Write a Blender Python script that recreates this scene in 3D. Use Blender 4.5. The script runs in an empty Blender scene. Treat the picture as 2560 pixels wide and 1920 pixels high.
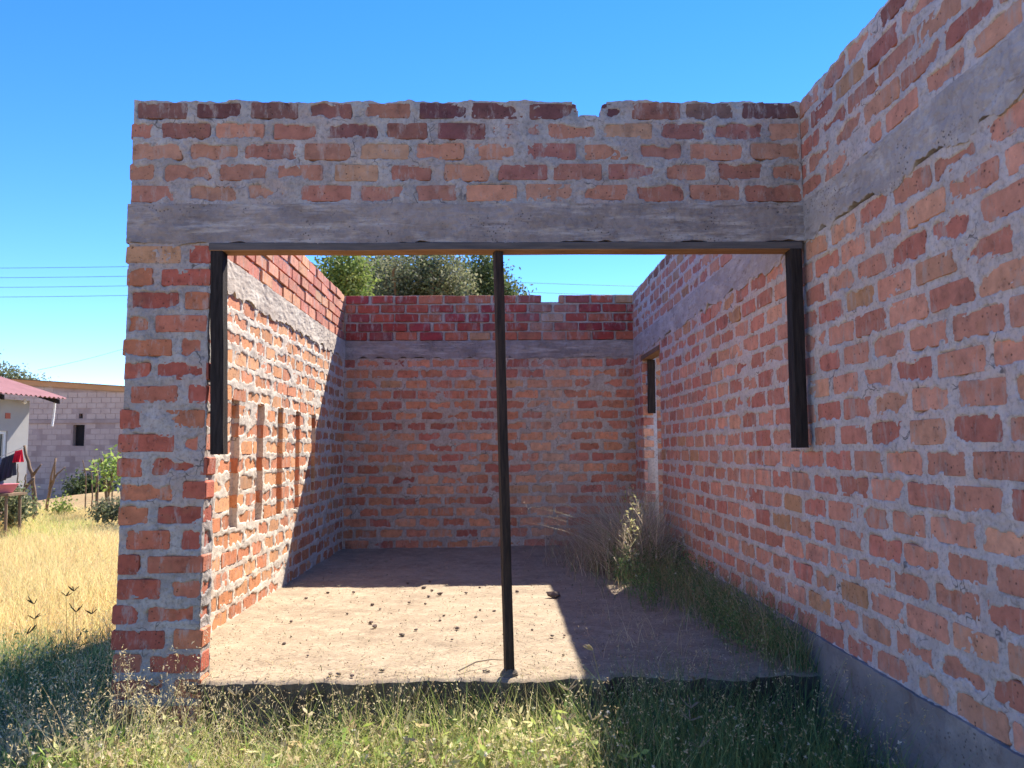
import bpy, math, random
import numpy as np
from mathutils import Vector, Matrix

# ------------------------------------------------------------------ camera, sky, sun, exposure
S = bpy.context.scene
COL = S.collection
FPX, YAW, PIT, ROL, CZ = 1880.05, 0.0196, 0.0862, -0.0078, 1.065   # fitted to the photograph (2560 px wide)
_R = Vector((math.cos(YAW), -math.sin(YAW), 0)); _Fh = Vector((math.sin(YAW), math.cos(YAW), 0)); _Z = Vector((0, 0, 1))
_F = _Fh * math.cos(PIT) + _Z * math.sin(PIT); _U = -_Fh * math.sin(PIT) + _Z * math.cos(PIT)
_R2 = _R * math.cos(ROL) + _U * math.sin(ROL); _U2 = -_R * math.sin(ROL) + _U * math.cos(ROL)
cam_d = bpy.data.cameras.new('camera'); cam = bpy.data.objects.new('camera', cam_d); COL.objects.link(cam)
cam.matrix_world = Matrix(((_R2.x, _U2.x, -_F.x, 0), (_R2.y, _U2.y, -_F.y, 0), (_R2.z, _U2.z, -_F.z, CZ), (0, 0, 0, 1)))
cam_d.sensor_width = 36; cam_d.lens = 36 * FPX / 2560; cam_d.clip_start = 0.05; cam_d.clip_end = 2000
cam_d.dof.use_dof = True; cam_d.dof.focus_distance = 4.6; cam_d.dof.aperture_fstop = 5.0
S.camera = cam
S.render.resolution_x, S.render.resolution_y = 1024, 768

SUN = Vector((0.404, 0.835, 1.0)).normalized()          # direction towards the sun, from the shadow edges
SUN_EL = math.asin(SUN.z); SUN_AZ = math.atan2(SUN.x, SUN.y)
W = bpy.data.worlds.new('World'); S.world = W; W.use_nodes = True
_nt = W.node_tree; _bg = _nt.nodes['Background']
_sky = _nt.nodes.new('ShaderNodeTexSky'); _sky.sky_type = 'NISHITA'; _sky.sun_disc = False
_sky.sun_elevation = SUN_EL; _sky.sun_rotation = SUN_AZ
_sky.altitude = 1100; _sky.air_density = 1.0; _sky.dust_density = 0.0; _sky.ozone_density = 4.0
_hs = _nt.nodes.new('ShaderNodeHueSaturation'); _hs.inputs['Saturation'].default_value = 1.3; _hs.inputs['Hue'].default_value = 0.514
_nt.links.new(_sky.outputs[0], _hs.inputs['Color']); _nt.links.new(_hs.outputs[0], _bg.inputs[0]); _bg.inputs[1].default_value = 0.108
sun_d = bpy.data.lights.new('sun', 'SUN'); sun_d.energy = 4.7; sun_d.angle = math.radians(0.53); sun_d.color = (1.0, 0.93, 0.82)
sun = bpy.data.objects.new('sun', sun_d); COL.objects.link(sun)
sun.rotation_euler = SUN.to_track_quat('Z', 'Y').to_euler(); sun.location = (6, 12, 20)
S.view_settings.view_transform = 'Standard'; S.view_settings.look = 'None'
S.view_settings.gamma = 1; S.view_settings.use_curve_mapping = False
S.view_settings.exposure = 1.6

# ------------------------------------------------------------------ helpers
def ray(px, py):
    Xr = px - 1280.0; Yr = 960.0 - py
    v = _R2 * Xr + _U2 * Yr + _F * FPX
    return v / v.y
def at(px, py, Y):                                       # the point at depth Y that the photograph shows at this pixel
    v = ray(px, py); return np.array((v.x * Y, Y, CZ + v.z * Y))
def project(p):
    d = Vector(p) - Vector((0, 0, CZ)); z = d.dot(_F)
    if z < 0.05: return None
    return 1280 + d.dot(_R2) / z * FPX, 960 - d.dot(_U2) / z * FPX

rng = np.random.default_rng(7)
_T = np.random.default_rng(99).random((256, 256)) * 2 - 1
def vn(x, y, f, s=0):                                    # value noise, -1..1
    x = np.asarray(x, float) * f + 17.3 * s + 1000; y = np.asarray(y, float) * f + 9.1 * s + 1000
    xi = np.floor(x).astype(int); yi = np.floor(y).astype(int)
    a = x - xi; b = y - yi; a = a * a * (3 - 2 * a); b = b * b * (3 - 2 * b)
    t = lambda i, j: _T[(xi + i) & 255, (yi + j) & 255]
    return (t(0, 0) * (1 - a) + t(1, 0) * a) * (1 - b) + (t(0, 1) * (1 - a) + t(1, 1) * a) * b
def fbm(x, y, f, s=0, o=3):
    r = 0; w = 1.0; n = 0
    for k in range(o):
        r = r + vn(x, y, f * 2.1 ** k, s + k * 3) * w; n += w; w *= 0.5
    return r / n
def sstep(a, b, x):
    t = np.clip((x - a) / (b - a), 0, 1); return t * t * (3 - 2 * t)

class Acc:                                               # collects vertices, faces and vertex colours for one mesh
    def __init__(s): s.v = []; s.f4 = []; s.f3 = []; s.c = []; s.n = 0
    def add(s, v, f4=None, f3=None, c=(1, 1, 1)):
        v = np.asarray(v, float).reshape(-1, 3); s.v.append(v)
        c = np.asarray(c, float)
        s.c.append(np.broadcast_to(c, (len(v), 3)) if c.ndim == 1 else c)
        if f4 is not None and len(f4): s.f4.append(np.asarray(f4, int).reshape(-1, 4) + s.n)
        if f3 is not None and len(f3): s.f3.append(np.asarray(f3, int).reshape(-1, 3) + s.n)
        s.n += len(v)
    def mesh(s, name, mat, smooth=False):
        v = np.concatenate(s.v); c = np.concatenate(s.c)
        f4 = np.concatenate(s.f4) if s.f4 else np.zeros((0, 4), int); f3 = np.concatenate(s.f3) if s.f3 else np.zeros((0, 3), int)
        m = bpy.data.meshes.new(name)
        m.vertices.add(len(v)); m.vertices.foreach_set('co', v.astype(np.float32).ravel())
        li = np.concatenate([f4.ravel(), f3.ravel()]); m.loops.add(len(li)); m.loops.foreach_set('vertex_index', li.astype(np.int32))
        st = np.concatenate([np.arange(len(f4)) * 4, len(f4) * 4 + np.arange(len(f3)) * 3])
        m.polygons.add(len(st)); m.polygons.foreach_set('loop_start', st.astype(np.int32))
        m.update(calc_edges=True)
        m.polygons.foreach_set('use_smooth', np.full(len(st), bool(smooth)))
        a = m.color_attributes.new('Col', 'FLOAT_COLOR', 'POINT')
        a.data.foreach_set('color', np.concatenate([c, np.ones((len(c), 1))], 1).astype(np.float32).ravel())
        m.materials.append(mat); m.validate()
        return m
    def obj(s, name, mat, parent=None, smooth=False):
        return link(name, s.mesh(name, mat, smooth), parent)
def link(name, mesh, parent=None, mw=None):
    o = bpy.data.objects.new(name, mesh); COL.objects.link(o)
    if mw is not None: o.matrix_basis = mw
    if parent is not None:
        o.parent = parent
        o.matrix_parent_inverse = Matrix.Translation(-Vector(parent['_base'])) if '_base' in parent else Matrix()
    return o
def empty(name, loc):
    o = bpy.data.objects.new(name, None); COL.objects.link(o); o.location = loc; o['_base'] = tuple(float(q) for q in loc); o.empty_display_size = 0.2
    return o
def tag(o, label=None, cat=None, group=None, kind=None):
    if label: o['label'] = label
    if cat: o['category'] = cat
    if group: o['group'] = group
    if kind: o['kind'] = kind
    return o

BOXF = [(0, 3, 2, 1), (4, 5, 6, 7), (0, 1, 5, 4), (1, 2, 6, 5), (2, 3, 7, 6), (3, 0, 4, 7)]
def box(acc, a, b, c=(1, 1, 1)):
    (x0, y0, z0), (x1, y1, z1) = a, b
    acc.add([(x0, y0, z0), (x1, y0, z0), (x1, y1, z0), (x0, y1, z0), (x0, y0, z1), (x1, y0, z1), (x1, y1, z1), (x0, y1, z1)], BOXF, c=c)
def hexa(acc, lo, hi, c=(1, 1, 1)): acc.add(list(lo) + list(hi), BOXF, c=c)
def tube(acc, pts, rad, n=6, c=(1, 1, 1), cap=True):
    pts = np.asarray(pts, float); m = len(pts); rad = np.broadcast_to(np.asarray(rad, float), (m,))
    t = np.gradient(pts, axis=0); t /= np.linalg.norm(t, axis=1)[:, None] + 1e-9
    ref = np.array((0.3, 0.2, 1.0)) if abs(t[0][2]) < 0.9 else np.array((1.0, 0.1, 0))
    vs = []
    for i in range(m):
        a = np.cross(t[i], ref); a /= np.linalg.norm(a); b = np.cross(t[i], a)
        th = np.arange(n) * 2 * np.pi / n
        vs.append(pts[i] + rad[i] * (np.cos(th)[:, None] * a + np.sin(th)[:, None] * b))
    f = [(i * n + k, i * n + (k + 1) % n, (i + 1) * n + (k + 1) % n, (i + 1) * n + k) for i in range(m - 1) for k in range(n)]
    v = np.concatenate(vs + [pts[:1], pts[-1:]]); f3 = []
    if cap:
        f3 = [(m * n, (k + 1) % n, k) for k in range(n)] + [(m * n + 1, (m - 1) * n + k, (m - 1) * n + (k + 1) % n) for k in range(n)]
    acc.add(v, f, f3, c)
def leaves(acc, P, D, Sd, L, Wd, C):                      # many diamond leaves: centre base P, direction D, side Sd
    n = len(P); L = np.broadcast_to(L, (n,))[:, None]; Wd = np.broadcast_to(Wd, (n,))[:, None]
    D = D / (np.linalg.norm(D, axis=1)[:, None] + 1e-9); Sd = np.cross(D, Sd); Sd = Sd / (np.linalg.norm(Sd, axis=1)[:, None] + 1e-9)
    v = np.stack([P, P + D * L * 0.45 + Sd * Wd * 0.5, P + D * L, P + D * L * 0.45 - Sd * Wd * 0.5], 1).reshape(-1, 3)
    f = np.arange(n * 4).reshape(-1, 4); acc.add(v, f, c=np.repeat(C, 4, 0))
def rdir(n, g, zb=0.0):
    d = g.normal(size=(n, 3)); d[:, 2] += zb; return d / np.linalg.norm(d, axis=1)[:, None]
def blades(acc, P, H, Wd, lean, C, g, seg=4, curl=0.6):   # thin bent grass blades
    n = len(P); az = g.random(n) * 2 * np.pi; dx = np.stack([np.cos(az), np.sin(az), np.zeros(n)], 1)
    wz = g.random(n) * 2 * np.pi; wv = np.stack([np.cos(wz), np.sin(wz), np.zeros(n)], 1)
    vs = []; tops = None
    for k in range(seg + 1):
        t = k / seg
        c = P + dx * (H * lean * (t * 0.4 + curl * t * t))[:, None]; c = c + np.array((0, 0, 1.0)) * (H * (t - 0.25 * lean * t * t))[:, None]
        w = (Wd * 0.5 * (1 - t ** 1.5 * 0.97))[:, None]
        vs += [c - wv * w, c + wv * w]; tops = c
    v = np.stack(vs, 1).reshape(-1, 3); m = 2 * (seg + 1)
    b = (np.arange(n) * m)[:, None, None] + np.array([[2 * k, 2 * k + 1, 2 * k + 3, 2 * k + 2] for k in range(seg)])[None]
    acc.add(v, b.reshape(-1, 4), c=np.repeat(C, m, 0)); return tops, dx

# ------------------------------------------------------------------ materials
def mat(name):
    m = bpy.data.materials.new(name); m.use_nodes = True; nt = m.node_tree
    b = nt.nodes['Principled BSDF']; b.inputs['Roughness'].default_value = 0.9; b.inputs['Specular IOR Level'].default_value = 0.2
    return m, nt, b
def N(nt, t, **k):
    n = nt.nodes.new(t)
    for a, v in k.items(): setattr(n, a, v)
    return n
def pos(nt, scale=(1, 1, 1)):
    g = N(nt, 'ShaderNodeNewGeometry'); mp = N(nt, 'ShaderNodeMapping'); mp.inputs['Scale'].default_value = scale
    nt.links.new(g.outputs['Position'], mp.inputs[0]); return mp.outputs[0]
def noise(nt, vec, scale, detail=4, rough=0.6, dist=0.0):
    n = N(nt, 'ShaderNodeTexNoise'); n.inputs['Scale'].default_value = scale; n.inputs['Detail'].default_value = detail
    n.inputs['Roughness'].default_value = rough; n.inputs['Distortion'].default_value = dist
    nt.links.new(vec, n.inputs['Vector']); return n.outputs['Fac']
def ramp(nt, fac, stops):
    r = N(nt, 'ShaderNodeValToRGB'); e = r.color_ramp.elements
    for i, (p, c) in enumerate(stops):
        x = e[i] if i < 2 else e.new(p)
        x.position = p; x.color = (c, c, c, 1) if not hasattr(c, '__len__') else (*c, 1)
    nt.links.new(fac, r.inputs[0]); return r.outputs[0]
def mix(nt, fac, a, b, mode='MIX'):
    m = N(nt, 'ShaderNodeMix', data_type='RGBA', blend_type=mode)
    for sock, v in ((m.inputs[0], fac), (m.inputs[6], a), (m.inputs[7], b)):
        if hasattr(v, 'is_linked') or hasattr(v, 'node'): nt.links.new(v, sock)
        else: sock.default_value = v if not hasattr(v, '__len__') else ((*v, 1) if len(v) == 3 else v)
    return m.outputs[2]
def bump(nt, b, h, s, d):
    n = N(nt, 'ShaderNodeBump'); n.inputs['Strength'].default_value = s; n.inputs['Distance'].default_value = d
    nt.links.new(h, n.inputs['Height']); nt.links.new(n.outputs[0], b.inputs['Normal'])

def mortar_mat(name, a, b_, pink, pale):
    m, nt, b = mat(name); p = pos(nt)
    c = mix(nt, ramp(nt, noise(nt, p, 6, 6, 0.7), [(0.38, 0), (0.6, 1)]), a, b_)
    c = mix(nt, ramp(nt, noise(nt, p, 2.3, 5, 0.7), [(0.47, 0), (0.66, 0.85)]), c, pink)
    ps = pos(nt, (1, 1, 0.25))
    c = mix(nt, ramp(nt, noise(nt, ps, 14, 4, 0.7), [(0.52, 0), (0.75, 0.55)]), c, pale)
    c = mix(nt, ramp(nt, noise(nt, p, 55, 5, 0.75), [(0.32, 0.75), (0.5, 0)]), c, tuple(0.4 * q for q in a))
    c = mix(nt, ramp(nt, noise(nt, p, 9, 6, 0.75, 1.2), [(0.30, 0.6), (0.42, 0)]), c, tuple(0.5 * q for q in a))
    nz = N(nt, 'ShaderNodeTexNoise'); nz.inputs['Scale'].default_value = 12; nt.links.new(p, nz.inputs['Vector'])
    wv = N(nt, 'ShaderNodeMix', data_type='VECTOR'); wv.inputs[0].default_value = 0.12; nt.links.new(p, wv.inputs[4]); nt.links.new(nz.outputs['Color'], wv.inputs[5])
    vc = N(nt, 'ShaderNodeTexVoronoi', feature='DISTANCE_TO_EDGE'); vc.inputs['Scale'].default_value = 7.5; nt.links.new(wv.outputs[1], vc.inputs['Vector'])
    ck = mix(nt, ramp(nt, noise(nt, p, 4.5, 3), [(0.54, 0), (0.62, 1)]), (0, 0, 0), ramp(nt, vc.outputs['Distance'], [(0.006, 0.8), (0.024, 0)]))
    c = mix(nt, ck, c, tuple(0.16 * q for q in a))
    nt.links.new(c, b.inputs['Base Color'])
    bump(nt, b, mix(nt, 0.45, noise(nt, p, 150, 5, 0.75), noise(nt, p, 38, 4, 0.7, 0.8)), 0.8, 0.007); return m
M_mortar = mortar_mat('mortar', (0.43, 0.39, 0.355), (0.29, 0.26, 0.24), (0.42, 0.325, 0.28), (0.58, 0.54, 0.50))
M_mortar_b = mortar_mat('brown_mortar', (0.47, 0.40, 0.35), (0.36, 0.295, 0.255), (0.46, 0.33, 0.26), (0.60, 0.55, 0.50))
M_mortar_r = mortar_mat('pale_hazed_mortar', (0.56, 0.505, 0.475), (0.44, 0.39, 0.365), (0.58, 0.47, 0.43), (0.68, 0.62, 0.58))  # right-wall mortar: own pale tone plus a veil of glare in the colour

M_mortar_l = mortar_mat('sunlit_cream_mortar', (0.64, 0.57, 0.47), (0.50, 0.43, 0.36), (0.64, 0.50, 0.38), (0.72, 0.66, 0.56))  # sunlight on the left wall is put into this lighter cream
def brick_mat(name, src):
    m, nt, b = mat(name); p = pos(nt)
    if src == 'obj':
        o = N(nt, 'ShaderNodeObjectInfo'); base = o.outputs['Color']
    else:
        o = N(nt, 'ShaderNodeVertexColor', layer_name='Col'); base = o.outputs[0]
    v = ramp(nt, noise(nt, p, 17, 5, 0.65), [(0.28, 0.55), (0.42, 0.9), (0.6, 1.08), (0.78, 1.3)])
    c = mix(nt, 1.0, base, v, 'MULTIPLY')
    c = mix(nt, ramp(nt, noise(nt, p, 7, 3), [(0.55, 0), (0.8, 0.5)]), c, (0.40, 0.20, 0.10))
    vo = N(nt, 'ShaderNodeTexVoronoi'); vo.inputs['Scale'].default_value = 48; vo.inputs['Randomness'].default_value = 1.0; nt.links.new(p, vo.inputs['Vector'])
    pit = ramp(nt, vo.outputs['Distance'], [(0.10, 0.85), (0.24, 0.0)])
    pit2 = mix(nt, ramp(nt, noise(nt, p, 14, 3), [(0.46, 0), (0.56, 1)]), (0, 0, 0), pit)
    c = mix(nt, pit2, c, (0.06, 0.035, 0.025))
    ps = pos(nt, (1, 1, 0.3))                             # thin smears of mortar left on the brick
    c = mix(nt, ramp(nt, noise(nt, ps, 16, 6, 0.75), [(0.53, 0), (0.66, 0.7)]), c, (0.40, 0.345, 0.305))
    c = mix(nt, ramp(nt, noise(nt, p, 5, 4, 0.7), [(0.56, 0), (0.75, 0.5)]), c, (0.09, 0.06, 0.055))
    nt.links.new(c, b.inputs['Base Color'])
    h = mix(nt, 0.5, noise(nt, p, 110, 5, 0.7), ramp(nt, vo.outputs['Distance'], [(0.05, 0), (0.25, 1)]))
    bump(nt, b, h, 0.7, 0.006); return m
M_brick = brick_mat('burnt_brick', 'obj'); M_brick_c = brick_mat('burnt_brick_row', 'col')

def concrete_mat(name, a, b_, stain, zs=7, dirt=(0.16, 0.12, 0.10)):
    m, nt, b = mat(name); p = pos(nt); ps = pos(nt, (1, 1, zs))
    c = mix(nt, ramp(nt, noise(nt, p, 4, 6, 0.7), [(0.36, 0), (0.62, 1)]), a, b_)
    c = mix(nt, ramp(nt, noise(nt, ps, 3.2, 7, 0.75), [(0.5, 0), (0.66, 0.85)]), c, stain)
    c = mix(nt, ramp(nt, noise(nt, ps, 7, 5, 0.7), [(0.30, 0.75), (0.42, 0)]), c, dirt)
    vo = N(nt, 'ShaderNodeTexVoronoi'); vo.inputs['Scale'].default_value = 60; nt.links.new(p, vo.inputs['Vector'])
    pit = mix(nt, ramp(nt, noise(nt, p, 5, 3), [(0.52, 0), (0.62, 1)]), (0, 0, 0), ramp(nt, vo.outputs['Distance'], [(0.14, 0.9), (0.3, 0)]))
    c = mix(nt, pit, c, (0.07, 0.06, 0.055))
    nt.links.new(c, b.inputs['Base Color'])
    bump(nt, b, mix(nt, 0.5, mix(nt, 0.4, noise(nt, p, 70, 5, 0.75), ramp(nt, vo.outputs['Distance'], [(0.05, 0), (0.3, 1)])), noise(nt, ps, 9, 5)), 0.9, 0.010); return m
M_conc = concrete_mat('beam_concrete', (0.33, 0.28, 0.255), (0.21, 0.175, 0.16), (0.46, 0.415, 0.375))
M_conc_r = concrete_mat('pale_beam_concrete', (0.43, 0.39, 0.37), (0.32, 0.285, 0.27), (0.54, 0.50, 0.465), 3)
M_conc_l = concrete_mat('sunlit_beam_concrete', (0.52, 0.44, 0.35), (0.40, 0.33, 0.265), (0.62, 0.55, 0.45), 4)  # left beam: lightened, its sunlit look is part of the colour
M_plinth = concrete_mat('plinth_plaster', (0.27, 0.25, 0.235), (0.20, 0.18, 0.17), (0.35, 0.32, 0.29), 1)
M_edge = concrete_mat('dark_edge_concrete', (0.13, 0.108, 0.088), (0.075, 0.06, 0.05), (0.20, 0.165, 0.13), 2, (0.05, 0.04, 0.03))  # much darker concrete tone than the top of the slab
def floor_mat():
    m, nt, b = mat('dusty_floor'); p = pos(nt)
    c = mix(nt, ramp(nt, noise(nt, p, 2.2, 6, 0.65), [(0.3, 0), (0.7, 1)]), (0.35, 0.275, 0.185), (0.22, 0.165, 0.11))
    c = mix(nt, ramp(nt, noise(nt, p, 9, 6, 0.75), [(0.48, 0), (0.68, 0.8)]), c, (0.41, 0.33, 0.23))
    c = mix(nt, ramp(nt, noise(nt, p, 24, 5, 0.75), [(0.30, 0.7), (0.44, 0)]), c, (0.15, 0.105, 0.07))
    c = mix(nt, ramp(nt, noise(nt, p, 80, 4, 0.8), [(0.34, 0.85), (0.46, 0)]), c, (0.12, 0.08, 0.055))
    nt.links.new(c, b.inputs['Base Color'])
    bump(nt, b, mix(nt, 0.5, noise(nt, p, 130, 5, 0.75), noise(nt, p, 25, 4)), 0.7, 0.008); return m
M_floor = floor_mat()
def soil_mat():
    m, nt, b = mat('dry_soil'); p = pos(nt)
    c = mix(nt, ramp(nt, noise(nt, p, 0.5, 6, 0.6), [(0.35, 0), (0.65, 1)]), (0.30, 0.20, 0.10), (0.36, 0.26, 0.13))
    c = mix(nt, ramp(nt, noise(nt, p, 9, 5, 0.7), [(0.45, 0), (0.7, 0.7)]), c, (0.22, 0.13, 0.07))
    nt.links.new(c, b.inputs['Base Color']); bump(nt, b, noise(nt, p, 30, 5, 0.7), 0.8, 0.02); return m
M_soil = soil_mat()
def plain_mat(name, c1, c2, sc=8, r=0.85, stretch=(1, 1, 1), bs=0.3, bd=0.003, spec=0.2):
    m, nt, b = mat(name); p = pos(nt, stretch)
    nt.links.new(mix(nt, ramp(nt, noise(nt, p, sc, 5, 0.65), [(0.3, 0), (0.7, 1)]), c1, c2), b.inputs['Base Color'])
    b.inputs['Roughness'].default_value = r; b.inputs['Specular IOR Level'].default_value = spec
    if bs: bump(nt, b, noise(nt, p, sc * 6, 4, 0.7), bs, bd)
    return m
M_head = plain_mat('weathered_timber', (0.13, 0.085, 0.06), (0.26, 0.15, 0.09), 5, 0.8, (1, 6, 12), 0.5)
def rail_mat():
    m, nt, b = mat('weathered_rail'); p = pos(nt, (1, 6, 12)); n = noise(nt, p, 5, 5, 0.65)
    br = mix(nt, ramp(nt, n, [(0.3, 0), (0.7, 1)]), (0.22, 0.12, 0.065), (0.36, 0.20, 0.11)); gr = mix(nt, ramp(nt, n, [(0.3, 0), (0.7, 1)]), (0.075, 0.068, 0.066), (0.14, 0.12, 0.11))
    ge = N(nt, 'ShaderNodeNewGeometry'); sp = N(nt, 'ShaderNodeSeparateXYZ'); nt.links.new(ge.outputs['True Normal'], sp.inputs[0])
    nt.links.new(mix(nt, ramp(nt, sp.outputs['Z'], [(0.0, 0), (0.01, 1)]), gr, gr), b.inputs['Base Color'])
    mm = N(nt, 'ShaderNodeMath', operation='MULTIPLY'); mm.inputs[1].default_value = -1; nt.links.new(sp.outputs['Z'], mm.inputs[0])
    nt.links.new(mix(nt, ramp(nt, mm.outputs[0], [(0.4, 0), (0.6, 1)]), gr, br), b.inputs['Base Color']); bump(nt, b, noise(nt, p, 30, 4, 0.7), 0.5, 0.003); return m
M_rail = rail_mat()
M_dark = plain_mat('dark_timber', (0.012, 0.010, 0.010), (0.05, 0.040, 0.035), 9, 0.85, (8, 8, 0.6), 0.8, 0.004, 0.1)
M_post = plain_mat('dark_post_timber', (0.018, 0.015, 0.014), (0.075, 0.05, 0.038), 9, 0.75, (9, 9, 0.7), 0.8, 0.004, 0.15)
M_stone = plain_mat('dark_stone', (0.10, 0.075, 0.06), (0.17, 0.12, 0.095), 40)
M_bark = plain_mat('bark', (0.13, 0.085, 0.055), (0.24, 0.16, 0.10), 14, 0.9, (1, 1, 0.3))
M_wire = plain_mat('wire', (0.06, 0.07, 0.08), (0.08, 0.09, 0.10), 4, 0.6, bs=0)
def veg_mat(name, trans=0.45, rough=0.7):
    m, nt, b = mat(name); o = N(nt, 'ShaderNodeVertexColor', layer_name='Col')
    nt.links.new(o.outputs[0], b.inputs['Base Color']); b.inputs['Roughness'].default_value = rough; b.inputs['Specular IOR Level'].default_value = 0.25
    t = N(nt, 'ShaderNodeBsdfTranslucent'); nt.links.new(o.outputs[0], t.inputs[0])
    mx = N(nt, 'ShaderNodeMixShader'); mx.inputs[0].default_value = trans
    nt.links.new(b.outputs[0], mx.inputs[1]); nt.links.new(t.outputs[0], mx.inputs[2])
    nt.links.new(mx.outputs[0], nt.nodes['Material Output'].inputs[0]); return m
M_veg = veg_mat('grass_blade'); M_leaf = veg_mat('tree_leaf', 0.4, 0.7)
def vcol_mat(name, rough=0.9):
    m, nt, b = mat(name); o = N(nt, 'ShaderNodeVertexColor', layer_name='Col'); nt.links.new(o.outputs[0], b.inputs['Base Color'])
    b.inputs['Roughness'].default_value = rough; return m
M_vcol = vcol_mat('painted'); M_cloth = veg_mat('cloth', 0.15, 0.95)

# ------------------------------------------------------------------ ground
G0 = -0.38
XO, XL, XR, YF, YB, ZT = -1.80, -1.70, 1.531, 3.624, 8.337, 2.80
ZB0, ZB1 = 2.08, 2.27                                     # ring beam
def ground_z(x, y):
    z = G0 + fbm(x, y, 0.25, 5) * 0.10 * sstep(6, 16, np.hypot(x, y)) + fbm(x, y, 1.7, 2) * 0.02
    z = z + 0.42 * np.exp(-(((x + 10.2) / 2.2) ** 2 + ((y - 20.6) / 1.1) ** 2))
    return z
ax = np.concatenate([-np.geomspace(400, 16, 22), np.linspace(-15.5, 6, 90), np.geomspace(6.5, 400, 22)])
ay = np.concatenate([-np.geomspace(200, 2, 14), np.linspace(-1.5, 26, 110), np.geomspace(26.6, 900, 26)])
gx, gy = np.meshgrid(ax, ay, indexing='ij'); gz = ground_z(gx, gy); n1 = len(ay)
ii, jj = np.meshgrid(np.arange(len(ax) - 1), np.arange(n1 - 1), indexing='ij'); q = ii * n1 + jj
a = Acc(); a.add(np.stack([gx, gy, gz], -1).reshape(-1, 3), np.stack([q, q + n1, q + n1 + 1, q + 1], -1).reshape(-1, 4))
tag(a.obj('ground', M_soil, smooth=True), kind='structure')

# ------------------------------------------------------------------ the house: mortar, bricks, ring beams, floor
house = empty('brick_house', (0, 6.0, G0))
tag(house, 'unfinished roofless brick house with concrete ring beams and a wide open doorway', 'house')
SMEAR = dict(base=0.0010, o0=0.0090, o1=0.019, blot=0.075, a=(0.005, 0.0045, 0.0022))
DAUB = dict(base=0.0010, o0=0.012, o1=0.022, blot=0.09, a=(0.005, 0.004, 0.002))
ROUGH = dict(base=0.0020, o0=0.015, o1=0.026, blot=0.11, a=(0.006, 0.0045, 0.002))
CLEAN = dict(base=-0.014, o0=-0.002, o1=0.006, blot=0.012, a=(0.004, 0.004, 0.002))

def layout(u0, u1, v0, v1, n, g, holes=(), brick=0.245, pitch=0.275, joint=None, edge_rag=0.0):
    """rows of bricks: list of [ua, ub, va, vb, row]; cut at the holes"""
    ch = (v1 - v0) / n; joint = ch * 0.23 if joint is None else joint; out = []
    for r in range(n):
        va = v0 + r * ch + joint * 0.5; vb = v0 + (r + 1) * ch - joint * 0.5
        spans = [(u0, u1)]
        for (h0, h1, w0, w1) in holes:
            if vb > w0 + 0.02 and va < w1 - 0.02:
                nxt = []
                for s0, s1 in spans:
                    if h1 <= s0 or h0 >= s1: nxt.append((s0, s1)); continue
                    if h0 - s0 > 0.05: nxt.append((s0, h0))
                    if s1 - h1 > 0.05: nxt.append((h1, s1))
                spans = nxt
        for s0, s1 in spans:
            off = (r % 2) * pitch * 0.5 + g.uniform(-0.02, 0.02)
            k = math.floor((s0 - u0 - off) / pitch) ; x = u0 + off + k * pitch
            while x < s1:
                p = pitch * g.uniform(0.96, 1.04); jw = (pitch - brick) * g.uniform(0.5, 1.7)
                a0 = max(x + jw * 0.5, s0 + g.uniform(-edge_rag, edge_rag)); a1 = min(x + p - jw * 0.5, s1 + g.uniform(-edge_rag, edge_rag))
                if x < s0: a0 = s0 + g.uniform(-edge_rag, edge_rag) - 0.001
                if x + p > s1 - 0.04: a1 = s1 + g.uniform(-edge_rag, edge_rag) + 0.001
                if a1 - a0 > 0.045: out.append([a0, a1, va + g.uniform(-0.004, 0.004), vb + g.uniform(-0.004, 0.004), r])
                x += p
                if x > s1 - 0.04: break
    return out

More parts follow.
